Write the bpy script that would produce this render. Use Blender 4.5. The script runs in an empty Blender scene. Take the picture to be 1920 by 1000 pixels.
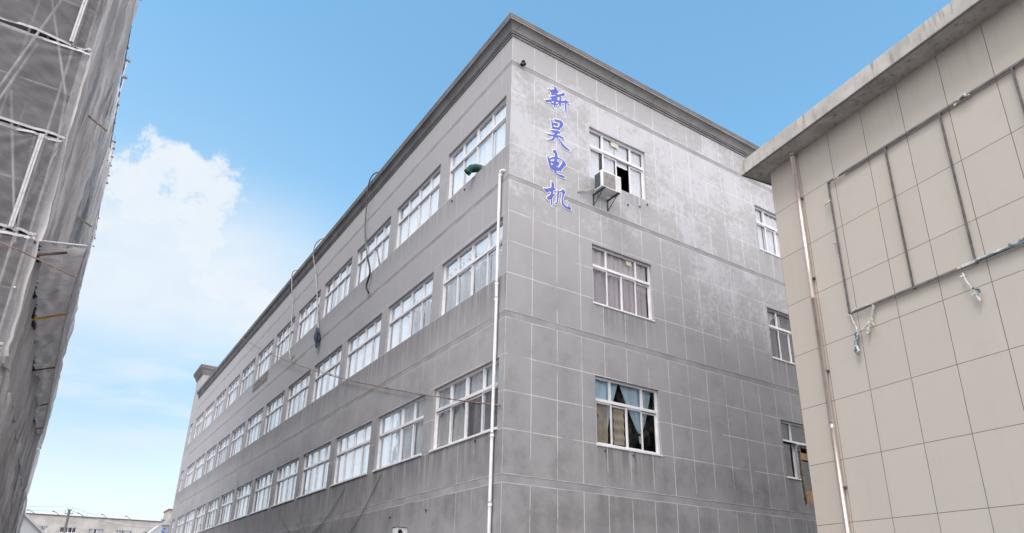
import bpy, bmesh, math, random
import numpy as np
from mathutils import Vector, Matrix, noise
random.seed(7)
sc = bpy.context.scene
col = sc.collection
R = math.radians

# ---------------------------------------------------------------- camera
CAM = Vector((-7.4157, -11.7665, 1.6))
cr = Vector((0.835771882785706, -0.5487093452038855, 0.02008517938080799))
cu = Vector((-0.20935258234145188, -0.28463406889953696, 0.9354971635919903))
cf = Vector((0.5075991097429167, 0.7860671099261289, 0.352762870042443))
cam = bpy.data.cameras.new('camera')
co = bpy.data.objects.new('camera', cam); col.objects.link(co)
m = Matrix((cr, cu, -cf)).transposed().to_4x4(); m.translation = CAM
co.matrix_world = m
cam.sensor_width = 36; cam.lens = 1284.17 / 1920 * 36
cam.shift_x = 0; cam.shift_y = 140 / 1920
cam.clip_end = 3000; cam.clip_start = 0.05
sc.camera = co

# ---------------------------------------------------------------- node helper
class NT:
    def __init__(s, tree): s.t = tree; s.n = tree.nodes; s.l = tree.links
    def new(s, typ, **kw):
        n = s.n.new(typ)
        for k, v in kw.items():
            if k == 'inp':
                for a, b in v.items():
                    if isinstance(b, bpy.types.NodeSocket): s.l.new(b, n.inputs[a])
                    else: n.inputs[a].default_value = b
            else: setattr(n, k, v)
        return n
    def m(s, op, a, b=None, c=None, clamp=False):
        n = s.n.new('ShaderNodeMath'); n.operation = op; n.use_clamp = clamp
        for i, v in enumerate((a, b, c)):
            if v is None: continue
            if isinstance(v, bpy.types.NodeSocket): s.l.new(v, n.inputs[i])
            else: n.inputs[i].default_value = v
        return n.outputs[0]
    def ss(s, v, lo, hi):            # smoothstep map
        n = s.n.new('ShaderNodeMapRange'); n.interpolation_type = 'SMOOTHSTEP'
        s.l.new(v, n.inputs[0]); n.inputs[1].default_value = lo; n.inputs[2].default_value = hi
        return n.outputs[0]
    def mix(s, f, a, b, bt='MIX'):
        n = s.n.new('ShaderNodeMix'); n.data_type = 'RGBA'; n.blend_type = bt
        for sock, v in ((n.inputs[0], f), (n.inputs[6], a), (n.inputs[7], b)):
            if isinstance(v, bpy.types.NodeSocket): s.l.new(v, sock)
            else: sock.default_value = v if isinstance(v, float) or isinstance(v, int) else (*v, 1)
        return n.outputs[2]
    def noise(s, vec, scale, detail=4, rough=.55, dist=0.0):
        n = s.n.new('ShaderNodeTexNoise'); s.l.new(vec, n.inputs['Vector'])
        n.inputs['Scale'].default_value = scale; n.inputs['Detail'].default_value = detail
        n.inputs['Roughness'].default_value = rough; n.inputs['Distortion'].default_value = dist
        return n.outputs['Fac']
    def xyz(s, x, y, z):
        n = s.n.new('ShaderNodeCombineXYZ')
        for i, v in enumerate((x, y, z)):
            if isinstance(v, bpy.types.NodeSocket): s.l.new(v, n.inputs[i])
            else: n.inputs[i].default_value = v
        return n.outputs[0]
    def bump(s, h, strength, dist):
        n = s.n.new('ShaderNodeBump'); s.l.new(h, n.inputs['Height'])
        n.inputs['Strength'].default_value = strength; n.inputs['Distance'].default_value = dist
        return n.outputs[0]

# ---------------------------------------------------------------- world
SUN_EL, SUN_AZ = R(58), R(-120)          # azimuth measured from +Y towards +X
SUN_DIR = Vector((math.sin(SUN_AZ)*math.cos(SUN_EL), math.cos(SUN_AZ)*math.cos(SUN_EL), math.sin(SUN_EL)))
w = bpy.data.worlds.new('World'); sc.world = w; w.use_nodes = True
w.node_tree.nodes.clear(); t = NT(w.node_tree)
SKY_STRENGTH = 0.10
sky = t.new('ShaderNodeTexSky', sky_type='NISHITA', sun_disc=False, sun_elevation=SUN_EL, sun_rotation=SUN_AZ, air_density=1.0, dust_density=0.6, ozone_density=2.2)
gen = t.new('ShaderNodeTexCoord').outputs['Generated']
sep = t.new('ShaderNodeSeparateXYZ', inp={0: gen})
dx, dy, dz = sep.outputs
el = t.m('ARCSINE', dz)                    # elevation, rad
az = t.m('ARCTAN2', dx, dy)
wn = t.new('ShaderNodeTexNoise', inp={'Vector': gen, 'Scale': 9.0, 'Detail': 8.0, 'Roughness': .62})
wc = t.new('ShaderNodeSeparateColor', inp={0: wn.outputs['Color']})
waz = t.m('MULTIPLY_ADD', t.m('SUBTRACT', wc.outputs[0], .5), R(13), az); wel = t.m('MULTIPLY_ADD', t.m('SUBTRACT', wc.outputs[1], .5), R(9), el)
def cellip(ca, ce, ra, re):               # 1 at centre, 0 at the rim
    a = t.m('DIVIDE', t.m('SUBTRACT', waz, R(ca)), R(ra)); b = t.m('DIVIDE', t.m('SUBTRACT', wel, R(ce)), R(re))
    return t.m('SUBTRACT', 1.0, t.m('SQRT', t.m('ADD', t.m('MULTIPLY', a, a), t.m('MULTIPLY', b, b))))
skyc = t.mix(1.0, sky.outputs[0], (2.55, 3.40, 3.05), 'MULTIPLY')
# pale haze towards the horizon
side_ = t.ss(az, R(30), R(2))
haze = t.m('MAXIMUM', t.m('MULTIPLY', t.ss(el, R(24), R(2)), .9), t.m('MULTIPLY', t.ss(el, R(46), R(10)), t.m('MULTIPLY', side_, .92)))
hz2 = t.m('MULTIPLY', haze, 0.92)
hzc = t.mix(t.ss(el, R(14), R(5)), (5.3, 7.2, 9.0), (8.8, 9.2, 9.7))
c1 = t.mix(hz2, skyc, hzc)
# cumulus to the north, thin sheets below it
flat = t.xyz(t.m('MULTIPLY', az, 1.0), t.m('MULTIPLY', el, 1.25), 0.0)
n1 = t.noise(flat, 17, 12, .68, .35)
blob = None
for e in ((3.4, 30.2, 3.6, 3.4), (-2.0, 28.6, 3.6, 2.0), (5.2, 27.4, 4.0, 4.0), (1.2, 27.6, 4.5, 2.4), (-3.0, 24.6, 3.2, 2.6), (9.0, 22.6, 6.0, 2.0), (11.5, 22.0, 5.0, 1.8)):
    v = cellip(*e); blob = v if blob is None else t.m('MAXIMUM', blob, v)
cum = t.ss(t.m('ADD', blob, t.m('MULTIPLY', t.m('SUBTRACT', n1, .5), 2.0)), 0.0, 0.50)
band = t.xyz(t.m('MULTIPLY', az, 2.2), t.m('MULTIPLY', el, 8.0), 3.0)
n2 = t.noise(band, 2.6, 6, .5, .5)
left = t.m('MULTIPLY', t.ss(az, R(26), R(6)), t.ss(el, R(27), R(20)))
sheet = t.m('MULTIPLY', t.m('MULTIPLY', t.ss(n2, .40, .68), left), .50)
soft = t.m('MAXIMUM', t.ss(cellip(2.5, 24.5, 12, 7.0), -.1, .75), t.ss(cellip(11.0, 21.5, 9, 4.5), -.1, .8))
cm = t.m('MAXIMUM', t.m('MAXIMUM', t.m('MULTIPLY', cum, .90), sheet), t.m('MULTIPLY', soft, .80))
# unseen bright cloud added overhead and behind the camera to light the facades
back = t.ss(t.m('ADD', t.m('MULTIPLY', dy, .866), t.m('MULTIPLY', dx, .5)), .38, .08)
n3 = t.noise(gen, 2.2, 5, .55)
zen = t.ss(dz, .84, .96)
bm = t.m('MULTIPLY', t.m('MAXIMUM', back, zen), t.ss(n3, .25, .5))
cloudcol = t.mix(n1, (7.9, 8.7, 9.6), (9.6, 9.8, 10.0))
mist = t.m('MULTIPLY', t.m('MULTIPLY', t.m('MULTIPLY', t.ss(el, R(14), R(21)), t.ss(el, R(33), R(24))), t.ss(az, R(24), R(8))), t.m('MULTIPLY_ADD', n2, .6, .50))
cm = t.m('MAXIMUM', cm, mist)
c2 = t.mix(cm, c1, cloudcol)
wst = t.m('MULTIPLY', t.m('MULTIPLY', t.ss(az, R(-8), R(-18)), t.ss(dy, -.1, .2)), t.ss(n3, .25, .55))  # unseen pale sky added west of the view, for glass and long side
c2 = t.mix(wst, c2, (9.2, 10.2, 11.4))
bm = t.m('MULTIPLY', bm, t.m('SUBTRACT', 1.0, wst))
c3 = t.mix(bm, c2, (23.0, 22.4, 22.2))
bg = t.new('ShaderNodeBackground', inp={0: c3, 1: SKY_STRENGTH})
out = t.new('ShaderNodeOutputWorld', inp={0: bg.outputs[0]})

# ---------------------------------------------------------------- sun (veiled by thin cloud)
sl = bpy.data.lights.new('sun', 'SUN'); sl.energy = 1.8; sl.angle = R(18); sl.color = (1.0, .965, .92)
so = bpy.data.objects.new('sun', sl); col.objects.link(so)
so.rotation_euler = SUN_DIR.to_track_quat('Z', 'Y').to_euler(); so.location = (-30, -40, 60)

sc.view_settings.view_transform = 'Standard'; sc.view_settings.look = 'None'
sc.view_settings.exposure = 0.0; sc.view_settings.gamma = 1.0
try: sc.cycles.transparent_max_bounces = 16
except Exception: pass
sc.render.film_transparent = False

# ---------------------------------------------------------------- materials
def mat(name, colr=(.5, .5, .5), rough=.7, metal=0.0, var=0.0, scale=6.0, bump=0.0, bscale=60.0, bdist=.004, spec=.4, joints=0):
    M = bpy.data.materials.new(name); M.use_nodes = True; M.node_tree.nodes.clear(); t = NT(M.node_tree)
    oc = t.new('ShaderNodeTexCoord').outputs['Object']
    b = t.new('ShaderNodeBsdfPrincipled', inp={'Roughness': rough, 'Metallic': metal})
    b.inputs['Specular IOR Level'].default_value = spec
    n = t.noise(oc, scale, 6, .6)
    dark = tuple(c*(1-var) for c in colr); lite = tuple(min(1, c*(1+var)) for c in colr)
    c = t.mix(t.ss(n, .3, .7), dark, lite)
    if joints:
        s = t.new('ShaderNodeSeparateXYZ', inp={0: oc}); q = t.m('FRACT', t.m('DIVIDE', t.m('ADD', s.outputs[0], s.outputs[1]), joints))
        c = t.mix(t.m('MULTIPLY', t.m('LESS_THAN', q, .018), .6), c, tuple(k*.45 for k in colr))
    t.l.new(c, b.inputs['Base Color'])
    if bump: t.l.new(t.bump(t.noise(oc, bscale, 3, .6), bump, bdist), b.inputs['Normal'])
    t.new('ShaderNodeOutputMaterial', inp={0: b.outputs[0]})
    return M

def wall_mat(name, uaxis, base, uoff, hz, side):
    """painted render with ruled joint lines, chalky bloom and run-off streaks. u = x or y of the wall."""
    M = bpy.data.materials.new(name); M.use_nodes = True; M.node_tree.nodes.clear(); t = NT(M.node_tree)
    oc = t.new('ShaderNodeTexCoord').outputs['Object']
    s = t.new('ShaderNodeSeparateXYZ', inp={0: oc}); u = s.outputs[uaxis]; z = s.outputs[2]
    big = t.noise(oc, .55, 5, .6); mid = t.noise(oc, 2.6, 8, .62); fine = t.noise(oc, 38, 4, .7)
    c = t.mix(t.ss(big, .3, .7), tuple(k*.90 for k in base), tuple(k*1.10 for k in base))
    c = t.mix(t.m('MULTIPLY', t.ss(mid, .40, .72), .35), c, tuple(k*1.22 for k in base))
    c = t.mix(t.m('MULTIPLY', t.ss(mid, .50, .30), .35), c, tuple(k*.78 for k in base))
    def cell(a, off, per): return t.m('FLOOR', t.m('DIVIDE', t.m('SUBTRACT', a, off), per))
    wn = t.new('ShaderNodeTexWhiteNoise', noise_dimensions='2D', inp={0: t.xyz(cell(u, uoff, .708), cell(z, .63, .86), 0.0)}).outputs[0]
    c = t.mix(t.m('MULTIPLY', wn, .16 if side == 'R' else .07), c, tuple(k*.72 for k in base))
    sand = t.noise(oc, 120, 2, .8)
    c = t.mix(.55, c, t.mix(sand, tuple(k*.72 for k in base), tuple(k*1.28 for k in base)))
    # --- joint lines
    wob = t.m('MULTIPLY', t.m('SUBTRACT', t.noise(oc, 1.7, 2, .5), .5), .018)
    def vline(off, per, hw):
        f = t.m('FRACT', t.m('ADD', t.m('DIVIDE', t.m('SUBTRACT', t.m('ADD', u, wob), off), per), .5))
        d = t.m('MULTIPLY', t.m('ABSOLUTE', t.m('SUBTRACT', f, .5)), per)
        return t.m('LESS_THAN', d, hw)
    def hline(zz, hw):
        return t.m('LESS_THAN', t.m('ABSOLUTE', t.m('SUBTRACT', t.m('ADD', z, wob), zz)), hw)
    vl = vline(uoff, .708, .0080 if side == 'R' else .0080)
    if side == 'L':       # no joints between the windows except faint ones
        vfade = t.m('MULTIPLY', t.ss(t.noise(oc, .9, 3, .5), .42, .60), t.m('ADD', .18, t.m('MULTIPLY', t.ss(u, 9.0, 2.0), .55)))
        hfade = t.m('MULTIPLY', t.ss(t.noise(oc, 1.1, 3, .5), .36, .52), .8)
        hh = [b for b in hz]
    else:
        vfade = t.ss(t.noise(oc, 1.1, 4, .6), .34, .52)
        hfade = t.ss(t.noise(oc, 1.0, 4, .6), .36, .54)
        hh = hz
    hl = None
    for zz in hh:
        l = hline(zz, .0078); hl = l if hl is None else t.m('MAXIMUM', hl, l)
    lines = t.m('MAXIMUM', t.m('MULTIPLY', vl, vfade), t.m('MULTIPLY', hl, hfade))
    bl = None                                     # ruled edges of the string bands
    for zz in (3.817, 3.985, 7.43, 7.59, 10.98, 11.12, 14.41, 14.56):
        l = hline(zz, .011); bl = l if bl is None else t.m('MAXIMUM', bl, l)
    lines = t.m('MAXIMUM', lines, t.m('MULTIPLY', bl, t.m('MULTIPLY_ADD', t.ss(t.noise(oc, .9, 3, .5), .35, .55), .5, .4)))
    lcol = (.68, .67, .69) if side == 'R' else (.62, .61, .63)
    # --- chalky bloom, over a base tone that lightens with height
    if side == 'R':
        pn = t.noise(oc, 1.0, 10, .66, .8); pf = t.noise(oc, 7, 8, .80)
        reg = t.m('MAXIMUM', t.m('MULTIPLY', t.ss(z, 8.3, 12.6), t.ss(z, 15.3, 14.2)), t.m('MULTIPLY', t.m('MULTIPLY', t.ss(u, 3.5, 7.0), t.ss(z, 7.6, 9.4)), .8))
        reg = t.m('MULTIPLY', reg, t.m('ADD', .70, t.m('MULTIPLY', t.ss(t.noise(oc, .38, 2, .5), .35, .60), .5)))
        amt = t.m('ADD', t.m('ADD', t.m('MULTIPLY', t.m('SUBTRACT', pn, .5), 2.5), t.m('MULTIPLY', t.m('SUBTRACT', pf, .5), 3.0)), t.m('SUBTRACT', reg, .50))
        bloom = t.m('MULTIPLY', t.ss(amt, -.05, .80), .88)
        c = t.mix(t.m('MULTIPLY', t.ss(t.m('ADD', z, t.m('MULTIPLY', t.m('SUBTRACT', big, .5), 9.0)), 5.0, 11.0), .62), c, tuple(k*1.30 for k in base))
        c = t.mix(bloom, c, (.53, .53, .575))
    else:
        pf = t.noise(oc, 1.0, 8, .7)
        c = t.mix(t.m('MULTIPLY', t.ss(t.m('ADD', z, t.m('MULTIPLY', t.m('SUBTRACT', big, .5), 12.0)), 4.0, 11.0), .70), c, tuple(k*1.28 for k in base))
        c = t.mix(t.m('MULTIPLY', t.ss(pf, .58, .8), .45), c, (.54, .53, .55))
    # --- run-off streaks under sills and bands
    sv = t.xyz(t.m('MULTIPLY', s.outputs[0], 7.0), t.m('MULTIPLY', s.outputs[1], 7.0), t.m('MULTIPLY', z, .35))
    stn = t.noise(sv, 1.0, 5, .6)
    msk = None
    sills = ((4.957, 1.25, 1.0), (8.507, 1.1, .8), (12.02, .9, .45), (3.82, .9, .5))
    for zz, ln, k in sills:
        a = t.m('MULTIPLY', t.m('LESS_THAN', z, zz), t.m('MULTIPLY', t.ss(z, zz-ln, zz), k))
        msk = a if msk is None else t.m('MAXIMUM', msk, a)
    if side == 'R':
        msk = t.m('MULTIPLY', msk, t.m('MAXIMUM', t.m('MAXIMUM', t.ss(t.m('ABSOLUTE', t.m('SUBTRACT', u, 3.5)), 1.5, .5), t.ss(t.m('ABSOLUTE', t.m('SUBTRACT', u, 10.3)), 1.4, .5)), .0))
        str_ = t.m('MULTIPLY', t.m('MULTIPLY', t.ss(stn, .34, .62), msk), .80)
    else:
        str_ = t.m('MULTIPLY', t.m('MULTIPLY', t.ss(stn, .32, .60), msk), .78)
    c = t.mix(str_, c, tuple(k*.48 for k in base))
    lw = t.m('MULTIPLY', t.m('MULTIPLY', t.ss(t.noise(sv, 1.9, 4, .5), .60, .78), t.m('MAXIMUM', msk, .25)), .45)
    c = t.mix(lw, c, tuple(min(1, k*1.5) for k in base))
    # dark blotches and a broad noisy tone, both stronger towards the bottom
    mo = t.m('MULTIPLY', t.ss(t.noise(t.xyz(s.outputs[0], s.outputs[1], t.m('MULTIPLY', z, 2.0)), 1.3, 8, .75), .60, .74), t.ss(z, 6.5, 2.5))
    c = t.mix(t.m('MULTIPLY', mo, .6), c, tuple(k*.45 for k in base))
    low_tone = t.m('MULTIPLY', t.ss(t.noise(oc, .8, 8, .68), .42, .66), t.ss(t.m('ADD', z, t.m('MULTIPLY', t.m('SUBTRACT', mid, .5), 8.0)), 8.0, 3.0))
    c = t.mix(t.m('MULTIPLY', low_tone, .62), c, tuple(k*.52 for k in base))
    lines = t.m('MULTIPLY', lines, t.m('MULTIPLY_ADD', fine, .7, .55), clamp=True)
    c = t.mix(lines, c, lcol)
    b = t.new('ShaderNodeBsdfPrincipled', inp={'Roughness': .9, 'Base Color': c}); b.inputs['Specular IOR Level'].default_value = .2
    h = t.m('ADD', t.m('MULTIPLY', sand, .6), t.m('MULTIPLY', t.noise(oc, 6, 6, .65), 1.0))
    t.l.new(t.bump(h, .35, .012), b.inputs['Normal'])
    t.new('ShaderNodeOutputMaterial', inp={0: b.outputs[0]})
    return M

GREY = (.330, .322, .338)
HZ = (4.927, 5.75, 6.569, 8.52, 9.33, 10.13, 12.03, 12.81, 13.59)
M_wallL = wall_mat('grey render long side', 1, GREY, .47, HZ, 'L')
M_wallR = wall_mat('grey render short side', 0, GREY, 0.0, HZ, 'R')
M_band = mat('grey band', (.31, .30, .32), .9, var=.15, scale=1.5, bump=.3)
M_corn = mat('cornice grey', (.20, .195, .20), .85, var=.2, scale=1.3, bump=.25, joints=1.62)
M_cornl = mat('cornice edge light', (.36, .35, .36), .85, var=.15, scale=3)
M_red = mat('red roof paint', (.35, .16, .15), .8, var=.2)
M_frame = mat('white window frame', (.76, .75, .78), .35, var=.06, scale=5, spec=.5)
M_frame2 = mat('grey track', (.20, .20, .21), .5)
M_roof = mat('roof', (.22, .22, .22), .9, var=.2, scale=.6)
M_pvc = mat('white pipe', (.80, .79, .80), .4, var=.10, scale=2.5)
M_dark = mat('dark interior', (.02, .02, .022), .9)
M_black = mat('black rubber', (.02, .02, .02), .5)
M_green = mat('green duct cloth', (.018, .10, .075), .75, var=.25, scale=9, bump=.4, bscale=40)
M_hose = mat('pale hose', (.42, .41, .39), .6, var=.3, scale=3)
M_hosed = mat('grey hose', (.14, .14, .14), .6, var=.3, scale=3)
M_rag = mat('dark blue rag', (.065, .08, .12), .95, var=.5, scale=9, bump=.5, bscale=18, bdist=.02)
M_wire = mat('rusty wire', (.23, .15, .12), .8, var=.5, scale=8)
M_ac = mat('ac white', (.74, .74, .75), .45, var=.06, scale=3)
M_acg = mat('ac grille', (.42, .40, .40), .6, var=.12, scale=30)
M_acd = mat('ac fins', (.09, .13, .15), .6, var=.2, scale=20)
M_iron = mat('dark bracket', (.05, .06, .065), .6, var=.2)
M_blue = mat('blue lettering', (.075, .10, .46), .45, var=.10, scale=2)
M_white = mat('white lettering edge', (.84, .84, .88), .5, var=.03)
M_lamp = mat('warm white plastic', (.78, .76, .66), .5)
M_card = mat('brown cardboard', (.42, .36, .29), .9, var=.18, scale=4)
M_wood = mat('ochre timber', (.36, .20, .075), .6, var=.3, scale=8)
M_cem = mat('rough cement', (.085, .085, .09), .95, var=.4, scale=7, bump=.9, bscale=14, bdist=.03)
M_brick = mat('bared masonry', (.20, .175, .175), .95, var=.5, scale=7, bump=1, bscale=12, bdist=.04)
M_conc = mat('far concrete', (.46, .445, .435), .9, var=.18, scale=.9)
M_concs = mat('soot concrete', (.10, .10, .10), .95, var=.3, scale=.5)
M_sheet = mat('white sheet metal', (.72, .75, .80), .5, var=.05, scale=1)
M_tube = mat('galvanised tube', (.62, .61, .62), .5, metal=.2, var=.15, scale=4)
M_tubed = mat('dark tube', (.16, .15, .17), .5, metal=.3, var=.3, scale=4)
M_clamp = mat('rust clamp', (.20, .13, .13), .7, var=.4, scale=9)
M_bam = mat('bamboo', (.36, .26, .17), .6, var=.35, scale=5)
M_bamd = mat('weathered bamboo', (.16, .11, .08), .7, var=.4, scale=5)
M_bamr = mat('red painted pole', (.30, .10, .08), .6, var=.3, scale=5)
M_oran = mat('orange pole', (.62, .30, .03), .5, var=.2, scale=4)
M_strip = mat('white net hem', (.50, .49, .53), .6, var=.10, scale=5)
M_eye = mat('eyelet', (.12, .12, .12), .4)
M_asph = mat('asphalt', (.11, .11, .112), .95, var=.15, scale=.4)
M_cream = mat('cream film', (.72, .68, .56), .5)
M_steel = mat('sign frame steel', (.185, .175, .185), .45, metal=.35, var=.30, scale=7)
M_rust = mat('rusty steel', (.15, .135, .14), .6, metal=.3, var=.25, scale=7)
M_film = mat('torn white film', (.62, .61, .60), .6, var=.25, scale=16, bump=.6, bscale=30)
M_filmb = mat('torn blue film', (.13, .21, .25), .6, var=.35, scale=16, bump=.6, bscale=30)
M_pipe = mat('polished downpipe', (.80, .70, .66), .30, metal=.80, var=.12, scale=3)
M_insul = mat('porcelain', (.5, .5, .5), .3)

def glass_mat(name, tint, boost):
    M = bpy.data.materials.new(name); M.use_nodes = True; M.node_tree.nodes.clear(); t = NT(M.node_tree)
    oc = t.new('ShaderNodeTexCoord').outputs['Object']
    tr = t.new('ShaderNodeBsdfTransparent', inp={0: (*tint, 1)})
    gl = t.new('ShaderNodeBsdfGlossy', inp={0: (.95, .97, 1, 1), 'Roughness': .03})
    t.l.new(t.bump(t.noise(oc, 1.1, 2, .5), .10, .05), gl.inputs['Normal'])
    fr = t.new('ShaderNodeFresnel', inp={0: 1.6}).outputs[0]
    f = t.m('MULTIPLY_ADD', fr, boost, .0, clamp=True)
    dirt = t.new('ShaderNodeBsdfDiffuse', inp={0: (.45, .45, .45, 1)})
    m1 = t.new('ShaderNodeMixShader', inp={0: f, 1: tr.outputs[0], 2: gl.outputs[0]})
    dn = t.m('MULTIPLY', t.ss(t.noise(oc, 3, 6, .7), .45, .75), .12)
    m2 = t.new('ShaderNodeMixShader', inp={0: dn, 1: m1.outputs[0], 2: dirt.outputs[0]})
    t.new('ShaderNodeOutputMaterial', inp={0: m2.outputs[0]})
    return M
M_glass = glass_mat('window glass', (.95, .96, .97), .62)

def blind_mat(name, c1, c2):
    M = bpy.data.materials.new(name); M.use_nodes = True; M.node_tree.nodes.clear(); t = NT(M.node_tree)
    tc = t.new('ShaderNodeTexCoord'); rnd = t.new('ShaderNodeObjectInfo').outputs['Random']
    s = t.new('ShaderNodeSeparateXYZ', inp={0: tc.outputs['Object']})
    h = t.m('ADD', s.outputs[0], s.outputs[1])
    n = t.noise(t.xyz(t.m('MULTIPLY', h, 5), t.m('MULTIPLY', s.outputs[2], .5), t.m('MULTIPLY', rnd, 40)), 1.0, 4, .6)
    c = t.mix(n, c1, c2)
    c = t.mix(t.m('MULTIPLY', rnd, .22), c, (.45, .48, .52))
    b = t.new('ShaderNodeBsdfPrincipled', inp={'Roughness': .75, 'Base Color': c})
    t.new('ShaderNodeOutputMaterial', inp={0: b.outputs[0]})
    return M
M_blind = blind_mat('white cloth blind', (.74, .77, .82), (.88, .90, .93))
M_blindb = blind_mat('pale blue blind', (.66, .76, .84), (.80, .87, .93))
M_paper = blind_mat('papered pane', (.58, .58, .56), (.75, .75, .72))
M_curp = blind_mat('mauve curtain', (.52, .45, .49), (.72, .64, .68))
M_curb = blind_mat('sky blue curtain', (.44, .62, .76), (.60, .78, .90))
M_curw = blind_mat('grey white curtain', (.80, .80, .86), (.93, .93, .97))
M_curd = blind_mat('dusky curtain', (.13, .115, .14), (.28, .25, .29))

def net_mat(name, colr, see, tl=.35):
    tlf = tl
    M = bpy.data.materials.new(name); M.use_nodes = True; M.node_tree.nodes.clear(); t = NT(M.node_tree)
    oc = t.new('ShaderNodeTexCoord').outputs['Object']
    n = t.noise(oc, 1.2, 6, .65)
    s = t.new('ShaderNodeSeparateXYZ', inp={0: oc})
    we = t.noise(t.xyz(t.m('MULTIPLY', s.outputs[0], 3.0), t.m('MULTIPLY', s.outputs[1], 3.0), t.m('MULTIPLY', s.outputs[2], 90)), 1.0, 2, .5)
    c = t.mix(n, tuple(k*.82 for k in colr), tuple(k*1.15 for k in colr))
    c = t.mix(t.m('MULTIPLY', t.ss(we, .35, .7), .35), c, tuple(k*.62 for k in colr))
    if tl > .55:
        sp = t.m('SINE', t.m('ADD', t.m('MULTIPLY', s.outputs[1], 95), t.m('ADD', t.m('MULTIPLY', s.outputs[0], 60), t.m('MULTIPLY', n, 14))))
        c = t.mix(t.m('MULTIPLY', t.ss(sp, -.2, .9), .55), c, tuple(k*.45 for k in colr))
        wr = t.noise(t.xyz(t.m('MULTIPLY', s.outputs[0], 1.0), t.m('MULTIPLY', s.outputs[1], 3.5), 0.0), 1.6, 6, .7, .8)
        c = t.mix(t.m('MULTIPLY', t.ss(wr, .50, .62), .5), c, tuple(k*.5 for k in colr))
    if see > .2:
        cr_ = t.noise(t.xyz(t.m('MULTIPLY', s.outputs[0], 1.4), 0.0, t.m('MULTIPLY_ADD', s.outputs[2], 4.0, t.m('MULTIPLY', s.outputs[0], 2.0))), 1.5, 8, .7, 1.2)
        c = t.mix(t.m('MULTIPLY', t.ss(cr_, .48, .66), .26), c, tuple(k*1.55 for k in colr))
    if see < .06:
        st = t.noise(t.xyz(0.0, t.m('MULTIPLY_ADD', s.outputs[2], .10, t.m('MULTIPLY', s.outputs[1], 3.2)), t.m('MULTIPLY', s.outputs[2], .22)), 1.0, 6, .62, .6)  # light and dark of the folds painted into the colour as streaks
        c = t.mix(t.m('MULTIPLY', t.ss(st, .40, .62), .75), c, tuple(k*.48 for k in colr))
        c = t.mix(t.m('MULTIPLY', t.ss(st, .47, .34), .5), c, tuple(min(.9, k*1.25) for k in colr))
    df = t.new('ShaderNodeBsdfDiffuse', inp={0: c}); tl = t.new('ShaderNodeBsdfTranslucent', inp={0: c})
    tr = t.new('ShaderNodeBsdfTransparent', inp={0: (1, 1, 1, 1)})
    m1 = t.new('ShaderNodeMixShader', inp={0: tlf, 1: df.outputs[0], 2: tl.outputs[0]})
    hole = t.ss(t.noise(oc, 5.5, 3, .6), .76, .79)
    f = t.m('MAXIMUM', t.m('MULTIPLY_ADD', n, .14, see-.07), t.m('MULTIPLY', hole, .9), clamp=True)
    m2 = t.new('ShaderNodeMixShader', inp={0: f, 1: m1.outputs[0], 2: tr.outputs[0]})
    t.new('ShaderNodeOutputMaterial', inp={0: m2.outputs[0]})
    return M
M_net = net_mat('grey debris netting', (.34, .33, .345), .38)
M_nets = net_mat('grey debris netting gathered, paler for side light', (.74, .71, .72), .04, tl=.45)  # same netting painted paler, standing in for light on the side face
M_canopy = net_mat('catch net mesh', (.55, .52, .52), .10, tl=.6)

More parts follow.
